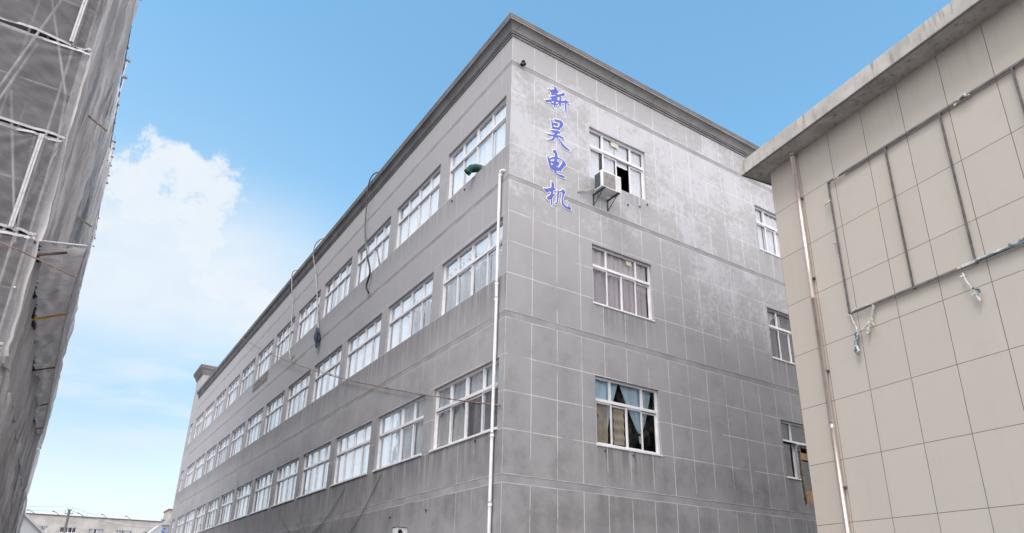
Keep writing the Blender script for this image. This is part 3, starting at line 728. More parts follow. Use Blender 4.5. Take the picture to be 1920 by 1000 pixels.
# ---------------------------------------------------------------- white downpipe
dp = MB()
pth = catmull([(-.075, .30, 11.24), (-.075, .30, 8.4), (-.075, .285, 7.9), (-.075, .30, 4.95), (-.075, .30, 2.8), (-.075, .30, .1)], 2)
dp.tube([(.01, .205, 11.315), (-.06, .235, 11.32), (-.075, .27, 11.31), (-.075, .295, 11.27), *pth], .036, 12)
dpo = dp.build('downpipe', M_pvc, fac, smooth=True); dpo['label'] = 'white plastic downpipe near the corner of the building'
for zz in (11.22, 8.32, 7.93, 4.82, 3.4):
    mb = MB(); mb.tube([(-.075, .293, zz-.045), (-.075, .293, zz+.045)], .044, 12); mb.build('pipe_collar', M_pvc, dpo, smooth=True)

# ---------------------------------------------------------------- sign characters
GLYPHS={
'xin':[[(1.294,14.372),(1.337,14.313),(1.324,14.276),(1.238,14.203),(1.135,14.193),(1.19,14.143),(1.226,14.112),(1.232,14.048),(1.269,14.035),(1.379,14.113),(1.361,14.067),(1.202,13.97),(1.163,13.956),(1.245,13.92),(1.238,13.893),(1.022,13.768),(1.1,13.725),(1.202,13.792),(1.226,13.731),(1.257,13.719),(1.305,13.756),(1.36,13.647),(1.372,13.68),(1.372,13.776),(1.427,13.772),(1.477,13.886),(1.495,13.822),(1.525,13.751),(1.548,13.822),(1.557,13.912),(1.676,13.986),(1.68,13.812),(1.698,13.699),(1.703,13.52),(1.721,13.529),(1.736,13.716),(1.738,14.004),(1.839,14.043),(1.789,14.083),(1.727,14.096),(1.683,14.121),(1.67,14.1),(1.695,14.088),(1.683,14.063),(1.57,14.006),(1.558,14.034),(1.577,14.092),(1.546,14.133),(1.672,14.226),(1.697,14.267),(1.653,14.314),(1.603,14.308),(1.622,14.286),(1.559,14.225),(1.447,14.152),(1.398,14.159),(1.472,14.219),(1.491,14.253),(1.448,14.275),(1.405,14.34),(1.361,14.362)],[(1.428,14.055),(1.503,14.093),(1.502,13.977),(1.41,13.973),(1.459,14.023)],[(1.238,13.821),(1.318,13.865),(1.324,13.819),(1.245,13.788)],[(1.385,13.879),(1.465,13.91),(1.446,13.853),(1.403,13.821),(1.385,13.842)]],
'hao':[[(1.191,13.244),(1.226,13.231),(1.304,13.172),(1.407,13.218),(1.467,13.163),(1.443,13.134),(1.358,13.103),(1.298,13.123),(1.304,13.061),(1.443,13.093),(1.473,13.124),(1.516,13.232),(1.517,13.268),(1.444,13.253),(1.389,13.234),(1.311,13.287),(1.371,13.32),(1.48,13.34),(1.542,13.356),(1.615,13.318),(1.632,13.231),(1.497,13.033),(1.406,13.007),(1.286,12.971),(1.25,13.013),(1.238,13.172)],[(1.203,12.928),(1.262,12.925),(1.443,12.999),(1.503,12.985),(1.539,12.942),(1.442,12.894),(1.394,12.838),(1.502,12.862),(1.611,12.857),(1.654,12.822),(1.623,12.803),(1.526,12.802),(1.43,12.795),(1.514,12.733),(1.586,12.665),(1.682,12.608),(1.84,12.541),(1.815,12.513),(1.681,12.515),(1.585,12.567),(1.513,12.663),(1.441,12.737),(1.394,12.756),(1.364,12.738),(1.31,12.622),(1.227,12.575),(1.156,12.562),(1.103,12.568),(1.215,12.618),(1.268,12.673),(1.304,12.752),(1.203,12.714),(1.12,12.713),(1.079,12.764),(1.132,12.758),(1.238,12.782),(1.316,12.815),(1.346,12.875),(1.262,12.856)]],
'dian':[[(1.292,12.33),(1.357,12.357),(1.404,12.309),(1.433,12.242),(1.433,12.168),(1.558,12.162),(1.654,12.127),(1.711,12.06),(1.707,12.03),(1.64,11.952),(1.556,11.834),(1.562,11.786),(1.52,11.787),(1.402,11.751),(1.402,11.679),(1.461,11.674),(1.579,11.687),(1.65,11.67),(1.673,11.629),(1.602,11.613),(1.484,11.611),(1.378,11.642),(1.332,11.684),(1.314,11.733),(1.227,11.732),(1.186,11.771),(1.145,11.877),(1.122,11.99),(1.098,12.081),(1.192,12.029),(1.238,12.088),(1.344,12.143),(1.345,12.25),(1.309,12.241),(1.286,12.294)],[(1.215,11.988),(1.25,12.036),(1.332,12.078),(1.326,12.011),(1.215,11.957)],[(1.215,11.927),(1.303,11.907),(1.244,11.847),(1.227,11.876)],[(1.421,12.101),(1.522,12.131),(1.596,12.121),(1.557,12.02),(1.479,11.874),(1.45,11.876),(1.438,11.905),(1.504,11.982),(1.474,12.032),(1.415,12.047)],[(1.391,11.869),(1.414,11.896),(1.438,11.871),(1.432,11.849)]],
'ji':[[(1.241,11.388),(1.29,11.364),(1.331,11.303),(1.319,11.222),(1.365,11.196),(1.365,11.169),(1.296,11.126),(1.29,11.016),(1.365,11.074),(1.371,11.057),(1.296,10.954),(1.261,10.888),(1.256,10.779),(1.27,10.651),(1.256,10.646),(1.216,10.743),(1.221,10.857),(1.147,10.798),(1.108,10.842),(1.113,10.887),(1.159,10.919),(1.216,10.999),(1.227,11.063),(1.193,11.066),(1.107,10.994),(1.045,11.016),(0.988,11.084),(1.067,11.095),(1.227,11.182),(1.244,11.259)],[(1.406,11.189),(1.482,11.174),(1.552,11.222),(1.564,11.259),(1.6,11.278),(1.658,11.245),(1.676,11.208),(1.622,11.084),(1.603,10.991),(1.608,10.885),(1.666,10.825),(1.76,10.82),(1.772,10.857),(1.709,10.98),(1.721,10.985),(1.86,10.791),(1.854,10.762),(1.759,10.745),(1.654,10.761),(1.573,10.818),(1.55,10.874),(1.556,10.974),(1.581,11.167),(1.54,11.169),(1.481,11.136),(1.457,10.938),(1.434,10.843),(1.405,10.774),(1.364,10.754),(1.347,10.78),(1.364,10.802),(1.399,10.831),(1.411,10.921),(1.417,11.074),(1.423,11.152)]],
}
def glyph(name, polys, label):
    segs = []; P = [np.array(p) for p in polys]
    for p in P: segs += [(p[k], p[(k+1) % len(p)]) for k in range(len(p))]
    allp = np.vstack(P); lo = allp.min(0)-.06; hi = allp.max(0)+.06; h = .0085
    xs = np.arange(lo[0], hi[0], h); zs = np.arange(lo[1], hi[1], h); X, Z = np.meshgrid(xs, zs)
    D = np.full(X.shape, 9.); ins = np.zeros(X.shape, bool)
    for a, b in segs:
        d = b-a; tt = np.clip(((X-a[0])*d[0]+(Z-a[1])*d[1])/(d@d+1e-12), 0, 1)
        D = np.minimum(D, np.hypot(X-a[0]-tt*d[0], Z-a[1]-tt*d[1]))
        cond = (a[1] > Z) != (b[1] > Z)
        with np.errstate(divide='ignore', invalid='ignore'): xi = (b[0]-a[0])*(Z-a[1])/(b[1]-a[1]+1e-12)+a[0]
        ins ^= cond & (X < xi)
    S = np.where(ins, -D, D)
    def solid(level, y0, y1, rnd=0):
        mb = MB(); V = S-level
        for j in range(len(zs)-1):
            for i in range(len(xs)-1):
                c = [(xs[i], zs[j], V[j, i]), (xs[i+1], zs[j], V[j, i+1]), (xs[i+1], zs[j+1], V[j+1, i+1]), (xs[i], zs[j+1], V[j+1, i])]
                if all(q[2] >= 0 for q in c): continue
                poly = []; cut = []
                for k in range(4):
                    p, q = c[k], c[(k+1) % 4]
                    if p[2] < 0: poly.append((p[0], p[1]))
                    if (p[2] < 0) != (q[2] < 0):
                        f = p[2]/(p[2]-q[2]); r_ = (p[0]+(q[0]-p[0])*f, p[1]+(q[1]-p[1])*f); poly.append(r_); cut.append(r_)
                if len(poly) >= 3: mb.quad(*[(x, y0, z) for x, z in poly])
                for k in range(0, len(cut)-1, 2):
                    (ax, az_), (bx, bz) = cut[k], cut[k+1]
                    mb.quad((ax, y0, az_), (bx, y0, bz), (bx, y1, bz), (ax, y1, az_))
        return mb
    cx, cz = float(allp[:, 0].mean()), float(allp[:, 1].min())
    t_ = thing('sign_character', label, 'sign letter', (cx, -.02, cz), 'blue brush characters running down the wall')
    solid(.018, -.016, 0.0).build('backing_plate', M_white, t_)
    solid(.0, -.021, -.016).build('lettering', M_blue, t_)
glyph('xin', GLYPHS['xin'], 'blue brush character 新 with white edge, topmost of four on the grey wall')
glyph('hao', GLYPHS['hao'], 'blue brush character 昊 with white edge, directly under the topmost one')
glyph('dian', GLYPHS['dian'], 'blue brush character 电 with white edge, just above the lowest one')
glyph('ji', GLYPHS['ji'], 'blue brush character 机 with white edge, lowest of four, crossing the grey band')

# ---------------------------------------------------------------- air conditioner
ac = thing('air_conditioner', 'white outdoor air conditioner unit on dark brackets under the open top window', 'air conditioner', (2.85, -.3, 11.5))
mb = MB(); x0, x1, y0, y1, z0, z1 = 2.52, 3.18, -.45, -.15, 11.5, 12.0
mb.box(x0, x1, y0, y1, z0, z1); mb.build('casing', M_ac, ac, bevel=.012)
mb = MB(); mb.box(x0+.05, x0+.45, y0-.008, y0-.001, z0+.04, z1-.04)
for k in range(26):
    zz = z0+.05+k*.0155; mb.box(x0+.05, x0+.45, y0-.014, y0-.008, zz, zz+.006)
for k in range(9):
    xx = x0+.06+k*.045; mb.box(xx, xx+.005, y0-.016, y0-.012, z0+.045, z1-.045)
mb.build('fan_grille', M_acg, ac)
mb = MB(); c_ = (x0+.25, z0+.25)
for k in range(3):
    a = k*2.094; mb.quad((c_[0], y0+.0-.010, c_[1]), (c_[0]+.16*math.cos(a), y0-.011, c_[1]+.16*math.sin(a)), (c_[0]+.16*math.cos(a+.8), y0-.011, c_[1]+.16*math.sin(a+.8)))
mb.build('fan', M_iron, ac)
mb = MB()
for k in range(9): mb.box(x0+.49, x1-.02, y0-.009, y0-.001, z0+.05+k*.047, z0+.07+k*.047)
mb.build('vent_louvres', M_ac, ac)
mb = MB(); mb.box(x0-.006, x0-.001, y0+.06, y1-.02, z0+.04, z1-.05)
for k in range(14): mb.box(x0-.012, x0-.006, y0+.06+k*.0155, y0+.066+k*.0155, z0+.04, z1-.05)
mb.build('condenser_fins', M_acd, ac)
for xx in (2.60, 3.08):
    mb = MB(); mb.box(xx-.02, xx+.02, -.014, -.002, 11.16, 11.52); mb.box(xx-.018, xx+.018, -.47, -.014, 11.462, 11.495)
    mb.tube([(xx, -.012, 11.18), (xx, -.40, 11.465)], .012, 6); mb.build('bracket', M_iron, ac)
mb = MB(); mb.tube(catmull([(2.09, -.0, 11.39), (2.10, -.03, 11.40), (2.25, -.05, 11.46), (2.45, -.10, 11.55), (2.55, -.17, 11.70)], 6), .014, 8)
mb.tube(catmull([(2.085, .0, 11.37), (2.11, -.045, 11.385), (2.3, -.06, 11.45), (2.5, -.12, 11.56)], 6), .009, 6)
mb.build('refrigerant_pipe', M_hose, ac, smooth=True)

# ---------------------------------------------------------------- cameras on the factory
t_ = thing('security_camera', 'small black camera on the wall just under the cornice corner', 'camera', (.30, -.02, 14.52))
mb = MB(); mb.tube([(.30, 0, 14.56), (.30, -.05, 14.56)], .05, 12); mb.build('mount', M_iron, t_)
mb = MB(); mb.tube([(.30, -.05, 14.56), (.29, -.08, 14.53), (.28, -.10, 14.50)], [.02, .03, .045], 12)
mb.tube([(.345, -.07, 14.545), (.24, -.16, 14.50)], [.045, .05], 12); mb.build('camera_body', M_black, t_, smooth=True)
t_ = thing('security_camera', 'white hooded camera low on the long side of the factory', 'camera', (-.1, 4.4, 2.95))
mb = MB(); mb.box(-.30, -.0, 4.30, 4.52, 3.02, 3.20); mb.build('housing', M_ac, t_, bevel=.01)
mb = MB(); mb.box(-.315, -.0, 4.28, 4.54, 3.203, 3.212); mb.build('hood', M_hosed, t_)
mb = MB(); mb.tube([(-.20, 4.31, 3.11), (-.20, 4.26, 3.09)], [.055, .05], 14); mb.build('lens', M_black, t_, smooth=True)
mb = MB(); mb.tube([(-.02, 4.36, 2.9), (-.12, 4.36, 2.98), (-.12, 4.38, 3.03)], .02, 8); mb.build('arm', M_ac, t_)
t_ = thing('wifi_antenna', 'thin white stick antenna beside the low white camera', 'antenna', (-.05, 4.72, 3.0))
mb = MB(); mb.tube([(-.05, 4.72, 2.6), (-.05, 4.72, 3.22)], .014, 8); mb.tube([(-.09, 4.78, 2.7), (-.09, 4.78, 3.18)], .018, 8); mb.build('stick', M_ac, t_, smooth=True)
mb = MB(); mb.box(-.12, 0, 4.70, 4.80, 2.82, 2.86); mb.build('clamp', M_iron, t_)

# ---------------------------------------------------------------- green duct out of a window
mb = MB()
ax = catmull([(.12, 1.60, 12.22), (.0, 1.64, 12.23), (-.11, 1.69, 12.19), (-.20, 1.77, 12.06)], 10)
rad = [.095 + .009*math.sin(k*1.9) + .004*math.sin(k*.7) for k in range(len(ax))]
mb.tube(ax, rad, 20, cap=False)
t_ = thing('ventilation_duct', 'green ribbed cloth duct poking out of a top floor window', 'duct', (0, 1.6, 12.1))
mb.build('duct_sleeve', M_green, t_, smooth=True)
mb = MB(); mb.tube([ax[2], ax[-7]], .085, 14); mb.build('duct_inside', M_dark, t_)

# ---------------------------------------------------------------- hoses over the cornice
def hose(path, r, mats, label, split=None):
    ptsx = catmull(path, 7); t_ = thing('hose', label, 'hose', path[-1], 'hoses hung over the cornice')
    if split:
        k = int(len(ptsx)*split); a, b = ptsx[:k+1], ptsx[k:]
        mb = MB(); mb.tube(a, r, 8); mb.build('hose_line', mats[0], t_, smooth=True)
        mb = MB(); mb.tube(b, r*1.35, 8); mb.build('hose_end', mats[1], t_, smooth=True)
    else:
        mb = MB(); mb.tube(ptsx, r, 8); mb.build('hose_line', mats[0], t_, smooth=True)
    return t_
hose([(.9, 8.3, 15.66), (.3, 8.6, 15.95), (-.10, 8.75, 16.06), (-.27, 9.0, 15.92), (-.25, 9.3, 15.55), (-.14, 9.55, 15.0), (-.09, 9.62, 14.2), (-.09, 9.40, 13.5), (-.10, 9.02, 12.75), (-.09, 8.62, 11.98), (-.10, 8.80, 11.5), (-.10, 8.52, 11.15)], .024, (M_hosed, M_black), 'grey hose over the cornice ending in a black curved tail', .72)
hose([(.8, 14.3, 15.66), (.2, 14.6, 15.98), (-.12, 14.8, 16.08), (-.28, 15.25, 15.95), (-.26, 15.5, 15.55), (-.13, 15.3, 14.7), (-.08, 14.9, 13.75), (-.09, 14.45, 12.8), (-.08, 13.85, 11.5)], .024, (M_hose,), 'pale hose over the cornice with a dark rag tied to its end')
hose([(.8, 18.0, 15.66), (.2, 18.3, 15.98), (-.13, 18.5, 16.06), (-.28, 18.7, 15.9), (-.20, 18.7, 15.2), (-.09, 18.6, 14.4), (-.09, 18.3, 13.3), (-.09, 18.15, 12.3), (-.10, 17.6, 11.45), (-.14, 17.2, 11.2), (-.12, 16.7, 11.25)], .024, (M_hose,), 'pale hose over the cornice with an upturned end, farthest of the hoses')
rnd = random.Random(4)
mb = MB()
def ragf(s, v):
    a = s*6.283; rr_ = .72*(.10+.16*math.sin(math.pi*min(1, v*1.15)))*(1+.35*math.sin(3*a+5*v)+.2*math.sin(7*a-3*v))
    return (-.13+.45*rr_*math.cos(a), 13.83+1.0*rr_*math.sin(a)-.15*v, 11.58-.85*v+.04*math.sin(5*a))
mb.grid(ragf, 36, 18)
tag(mb.build('rag', M_rag, None, smooth=True, loc=(-.13, 13.8, 11.0)), 'crumpled dark blue rag tied to the end of the middle hose', 'rag')

# ---------------------------------------------------------------- wires on the long side
def sagline(a, b, sag, n=30):
    a, b = Vector(a), Vector(b); return [a.lerp(b, k/n) - Vector((0, 0, 4*sag*(k/n)*(1-k/n))) for k in range(n+1)]
mb = MB(); L_ = sagline((-.22, 28.9, 15.80), (-.04, .05, 5.40), .55, 60)
mb.tube(L_, .011, 5)
wob = [p + Vector((0, .0, .018*math.sin(k*1.3))) for k, p in enumerate(L_)]; mb.tube(wob, .007, 4)
t_ = thing('overhead_wire', 'rusty twisted wire running from the cornice down across the factory windows', 'wire', (-.04, .05, 5.40)); mb.build('wire_strand', M_wire, t_)
for k in (10, 22, 36, 47, 52, 55, 57):
    mb = MB(); p = L_[k]; q = L_[k+1]; mb.tube([p, p.lerp(q, .35)], .024, 6); mb.build('wire_tie', M_clamp, t_)
mb = MB(); mb.tube(sagline((-.03, 9.0, 4.75), (-.03, 16.5, 4.9), 1.35, 24), .010, 5); mb.tube(sagline((-.03, 6.2, 4.8), (-.03, 14.0, 4.85), 1.9, 24), .010, 5)
tag(mb.build('slack_cable', M_hosed, None, loc=(-.03, 11, 3.5)), 'thin slack grey cables drooping under the lowest windows of the factory', 'cable')

# ================================================================ BEIGE BUILDING
BX, BY = 5.09690, -3.49404
beige = thing('beige_building', 'beige building with scored wall panels and a concrete eave', 'building', (BX, BY, 0), rotz=math.atan2(-.98875638, -.14953534))
beige['base'] = (0, 0, 0)          # parts are written in its own axes: x along the wall towards the camera, y inwards
LB = 16.0; DB = 9.0
def pb(mb, name, mats, **k): o = mb.build(name, mats, None, **k); o.parent = beige; return o
mb = MB()
mb.quad((0, 0, 0), (LB, 0, 0), (LB, 0, 11.18), (0, 0, 11.18)); mb.quad((0, 0, 0), (0, DB, 0), (0, DB, 11.18), (0, 0, 11.18))
mb.quad((LB, 0, 0), (LB, DB, 0), (LB, DB, 11.18), (LB, 0, 11.18)); mb.quad((0, DB, 0), (LB, DB, 0), (LB, DB, 11.18), (0, DB, 11.18))
pb(mb, 'wall', M_beige)
mb = MB(); mb.box(-.40, LB+.4, -.52, DB+.4, 11.18, 11.545); mb.box(-.385, LB+.385, -.505, DB+.385, 11.545, 11.56)
pb(mb, 'roof_slab', M_eave, bevel=.012)
mb = MB(); mb.box(-.37, LB, -.49, -.47, 11.165, 11.178); mb.box(-.37, -.35, -.47, DB, 11.165, 11.178); pb(mb, 'drip_groove', M_corn)
mb = MB(); mb.tube([(.775, -.085, 11.175), (.775, -.085, 11.10)], .062, 20)
mb.tube([(.775, -.085, 11.10), (.77, -.085, 7.6)], .047, 20); mb.tube([(.77, -.085, 7.6), (.765, -.085, .1)], .047, 20); mb.tube([(.766, -.085, 4.96), (.766, -.085, 4.84)], .053, 20)
o = pb(mb, 'downpipe', M_pipe, smooth=False); 
for p in o.data.polygons: p.use_smooth = len(p.vertices) == 4
o['label'] = 'shiny brown metal downpipe by the corner'
for zz in (10.0, 8.05, 6.0, 3.7):
    mb = MB(); mb.box(.725, .832, -.09, -.002, zz-.012, zz+.012); mb.tube([(.835, -.05, zz), (.865, -.06, zz+.015)], .008, 6)
    b = mb.build('pipe_clip', M_rust); b.parent = o
# empty sign frame
sf = thing('empty_sign', 'empty rusty steel sign frame with torn film bolted to the beige wall', 'sign frame', (0, 0, 0))
sf.parent = None
def to_w(u, y, z): return Vector((BX, BY, 0)) + Vector((-.14953534, -.98875638, 0))*u + Vector((.98875638, -.14953534, 0))*y + Vector((0, 0, z))
TB = lambda p: tuple(to_w(*p))
sf.location = to_w(1.55, -.05, 6.95); sf['base'] = tuple(sf.location)
UE = 9.7
mb = MB(TB); mb.box(1.52, UE, -.075, -.045, 9.955, 9.985); mb.build('top_rail', M_steel, sf)
mb = MB(TB); mb.box(1.95, UE, -.050, -.025, 9.985, 10.012); mb.build('top_rail', M_steel, sf)
mb = MB(TB); mb.box(1.52, UE, -.075, -.045, 6.945, 6.975); mb.build('bottom_rail', M_steel, sf)
mb = MB(TB); mb.box(2.05, UE, -.045, -.025, 6.975, 6.998); mb.build('bottom_rail', M_steel, sf)
for uu in (1.54, 2.90, 4.015, 5.27, 6.5, 7.75, 9.0):
    mb = MB(TB); mb.box(uu-.015, uu+.015, -.078, -.05, 6.975, 9.955); mb.build('upright', M_rust if uu > 2 else M_steel, sf)
for uu in (1.54, 2.90, 4.015, 5.27):
    for zz in (6.96, 9.97):
        mb = MB(TB); mb.box(uu-.012, uu+.012, -.045, .0, zz-.010, zz+.010); mb.build('standoff', M_rust, sf)
rnd = random.Random(9)
def shred(path, r0, mt, parent, seed, n=7, name='film_scrap'):
    rd = random.Random(seed); mb = MB(TB); P = catmull(path, 6)
    rr_ = [r0*(.5+rd.random()) for _ in P]; rr_[0] = rr_[-1] = r0*.25
    PP = [p+Vector((rd.uniform(-.5, .5)*r0, rd.uniform(-.5, .0)*r0, rd.uniform(-.5, .5)*r0)) for p in P]
    mb.tube([tuple(p) for p in PP], rr_, 6)
    for k in range(n):
        p = rd.choice(PP); a = rd.uniform(0, 6.28); l = r0*rd.uniform(1.5, 3.5)
        q = p+Vector((math.cos(a)*l, -rd.random()*.03, math.sin(a)*l-l*.6)); s_ = p+Vector((math.cos(a+.7)*l*.7, -rd.random()*.04, math.sin(a+.7)*l*.7-l*.5))
        mb.quad(tuple(p), tuple(q), tuple(s_))
    return mb.build(name, mt, parent)
shred([(1.56, -.07, 6.94), (1.60, -.07, 6.76), (1.64, -.07, 6.60), (1.66, -.07, 6.48)], .012, M_film, sf, 1)
shred([(2.075, -.07, 6.94), (2.06, -.07, 6.88), (1.97, -.07, 6.69), (1.86, -.07, 6.60), (1.70, -.07, 6.54)], .017, M_film, sf, 2)
shred([(1.99, -.07, 6.72), (2.0, -.07, 6.62), (2.01, -.07, 6.54)], .012, M_film, sf, 3)
shred([(1.92, -.07, 6.66), (1.89, -.07, 6.50), (1.84, -.07, 6.42)], .022, M_film, sf, 4)
shred([(1.66, -.08, 6.54), (1.62, -.08, 6.40), (1.58, -.08, 6.26), (1.56, -.07, 6.12)], .028, M_filmb, sf, 5, 12)
shred([(1.68, -.09, 6.52), (1.60, -.10, 6.30), (1.62, -.08, 6.14)], .022, M_film, sf, 6, 10)
shred([(3.77, -.06, 6.88), (3.84, -.09, 6.64), (3.90, -.08, 6.44), (3.95, -.07, 6.27)], .018, M_film, sf, 7, 9)
shred([(3.90, -.10, 6.55), (3.97, -.09, 6.46), (3.99, -.08, 6.42)], .018, M_filmb, sf, 8, 5)
shred([(1.52, -.07, 9.56), (1.50, -.09, 9.50), (1.39, -.08, 9.49)], .018, M_film, sf, 9, 4)
shred([(1.53, -.07, 8.60), (1.47, -.07, 8.56), (1.50, -.07, 8.52)], .014, M_film, sf, 10, 4)
shred([(4.35, -.08, 9.96), (4.46, -.10, 9.99), (4.58, -.08, 9.92)], .020, M_film, sf, 11, 5)
shred([(1.95, -.08, 10.0), (1.80, -.08, 9.97), (1.70, -.08, 9.95)], .014, M_film, sf, 12, 3)
shred([(1.62, -.085, 6.985), (1.80, -.085, 6.99), (2.02, -.085, 6.985)], .012, M_film, sf, 13, 3)
def filmstrip(u0, u1, zt, amp, y, mt, seed, down=0.0, name='film_strip'):
    rd = random.Random(seed); n_ = int((u1-u0)/.03); mb = MB(TB); top = [zt+amp*abs(math.sin(k*.37+seed))*rd.uniform(.3, 1) for k in range(n_+1)]
    for k in range(n_):
        a = u0+(u1-u0)*k/n_; b = u0+(u1-u0)*(k+1)/n_
        mb.quad((a, y, 6.95-down), (b, y, 6.95-down), (b, y-.006, top[k+1]), (a, y-.006, top[k]))
        mb.quad((a, y-.006, top[k]), (b, y-.006, top[k+1]), (b, y+.02, top[k+1]-.01), (a, y+.02, top[k]-.01))
    mb.build(name, mt, sf)
filmstrip(3.72, 4.55, 6.985, .030, -.080, M_film, 3)
filmstrip(4.02, 4.62, 6.965, .018, -.088, M_filmb, 5)
filmstrip(4.55, 9.0, 6.97, .075, -.081, M_filmb, 8, .01)

# ================================================================ SCAFFOLDING
SX, SY = -8.74, 2.17; YS = 25.6; ZT = 18.3
scaf = thing('scaffold', 'tall tube scaffold wrapped in grey debris netting left of the yard', 'scaffold', (SX, SY, 0))
cores = MB(); cores.box(SX-9.0, SX-1.25, SY+1.2, YS-.6, 0, 17.2)
tag(cores.build('concrete_building', M_concs, None, loc=(SX-5, SY+8, 0)), 'dark bare concrete building inside the netted scaffold', 'building')
LV = [1.25, 3.35, 5.45, 7.57, 9.68, 11.79, 13.9, 16.0, 18.1]
def tube_part(a, b, r=.024, m_=M_tube, name='scaffold_tube'):
    mb = MB(); mb.tube([a, b], r, 8); return mb.build(name, m_, scaf, smooth=True)
XF = SX-6.2
for xx in (SX-.10, SX-1.05, SX-2.2, SX-3.6, SX-5.0):
    tube_part((xx, SY+.10, 0), (xx, SY+.10, ZT+.35)); 
for k in range(12):
    yy = SY+.10+k*2.1; tube_part((SX-.10 if k else SX-.3, yy+.001, 0), (SX-.10 if k else SX-.3, yy+.001, ZT+.30+.55*((k*7) % 3)/2))
    tube_part((SX-1.05, yy, 0), (SX-1.05, yy, ZT))
for zz in LV:
    tube_part((XF, SY+.13, zz+.02), (SX-.02, SY+.13, zz+.02)); tube_part((SX-.07, SY, zz+.06), (SX-.07, YS, zz+.06), name='ledger')
    tube_part((XF, SY+.13, zz+1.1), (SX-.02, SY+.13, zz+1.1), .020); tube_part((SX-.07, SY, zz+1.1), (SX-.07, YS, zz+1.1), .020, name='ledger')
    mb = MB(); mb.box(XF, SX-.18, SY+.2, SY+1.15, zz-.03, zz); mb.box(SX-1.15, SX-.2, SY+1.15, YS, zz-.03, zz); mb.build('walk_deck', M_tubed, scaf)
for a, b in (((-9.66, 12.9), (-8.93, 10.7)), ((-8.93, 10.75), (-8.80, 9.3)), ((-9.30, 13.6), (-9.95, 10.3)), ((-9.60, 11.6), (-9.95, 9.7)), ((-9.20, 9.6), (-9.0, 7.4)), ((-9.75, 10.4), (-9.05, 7.6)), ((-9.9, 8.2), (-9.0, 5.2)), ((-9.0, 8.9), (-9.55, 5.4))):
    tube_part((a[0], SY+.07, a[1]), (b[0], SY+.07, b[1]), .024, name='brace')
ZR = ZT+.02
tube_part((SX+.16, SY, ZR), (SX+.16, YS, ZR), .022, M_tubed, 'guard_rail')
rnd = random.Random(2)
for k in range(20):                       # couplers and short stubs along the top edge
    yy = SY+3.5+k*1.1+rnd.uniform(-.3, .3)
    mb = MB(); mb.box(SX+.14, SX+.18+rnd.uniform(0, .05), yy-.015, yy+.015, ZR-.03, ZR+.03); mb.build('coupler', M_clamp, scaf)
for yy, h in ((7.2, .35), (7.9, .30), (11.2, .5), (12.1, .4), (16.9, .8), (17.6, .95), (18.3, .95), (19.0, .9), (19.7, .7), (20.3, .6)):
    tube_part((SX+.19, yy, ZR-.4), (SX+.22+.02*h, yy+.05, ZR+h), .016, M_tube, 'guard_post')
    mb = MB(); mb.box(SX+.16, SX+.30, yy, yy+.06, ZR+h*.6, ZR+h*.6+.06); mb.build('coupler', M_clamp, scaf)

def nz(a, b, c=0): return noise.noise(Vector((a, b, c)))
def front_net(x0, x1, z0, z1, seed, droop=.04, pull=.0):
    """taut sheet on the end face; puckers fan out from its lower corners"""
    mb = MB()
    def f(s, v):
        x = x0+(x1-x0)*s; z = z0+(z1-z0)*v
        d1 = math.hypot(s, v*1.2)+.02; d2 = math.hypot(1-s, (1-v)*1.2)+.02; an = math.atan2(v+.01, s+.01); an2 = math.atan2(1-v+.01, 1-s+.01)
        y = SY + .045*nz(x*1.3, z*1.3, seed) + .035*nz(x*3+z*2, z*3-x, seed+3) + .014*nz(x*9+z*7, z*9, seed+8)
        y += .020*math.exp(-d1*2.2)*math.sin(an*16+seed) + .022*math.exp(-d2*2.0)*math.sin(an2*15+seed*2)
        y += -.05*math.sin(math.pi*v)*math.sin(math.pi*min(1, s*1.0))*.6
        if v == 0: z += -droop*0+.02*math.sin(s*7+seed)
        if v == 1: z -= droop*math.sin(math.pi*s)*.9
        return (x, y, z)
    mb.grid(f, 60, 44); o = mb.build('net_panel', M_net, scaf, smooth=True)
    # hems with eyelets
    N = 40
    for v in (0, 1):
        hm = MB()
        for k in range(N):
            a = f(k/N, v); b = f((k+1)/N, v); hh = .050*(1 if v == 0 else -1)
            hm.quad((a[0], a[1]-.008, a[2]), (b[0], b[1]-.008, b[2]), (b[0], b[1]-.012, b[2]+hh), (a[0], a[1]-.012, a[2]+hh))
            if k % 5 == 2: p = (a[0], a[1]-.012, a[2]+hh*.5); hm.tube([p, (p[0], p[1]-.004, p[2])], .0055, 8, m=1)
        h = hm.build('hem', [M_strip, M_eye]); h.parent = o; h.location = -Vector(scaf['base'])
    return o, f
def seam(xt, zt, xb, zb, parent):
    mb = MB(); N = 20
    for o_, wd in ((0, .036), (.042, .032)):
        for k in range(N):
            q = [(xt+(xb-xt)*j/N, zt+(zb-zt)*j/N) for j in (k, k+1)]
            yy = SY-.065-o_*.2
            mb.quad((q[0][0]+o_-wd/2, yy, q[0][1]), (q[0][0]+o_+wd/2, yy-.006, q[0][1]), (q[1][0]+o_+wd/2, yy-.006, q[1][1]), (q[1][0]+o_-wd/2, yy, q[1][1]))
            if k % 3 == 1: mb.tube([(q[0][0]+o_, yy-.004, q[0][1]), (q[0][0]+o_, yy-.009, q[0][1])], .005, 8, m=1)
    h = mb.build('lacing_strip', [M_strip, M_eye]); h.parent = parent; h.location = -Vector(scaf['base'])
G_ = .022
seed = 0
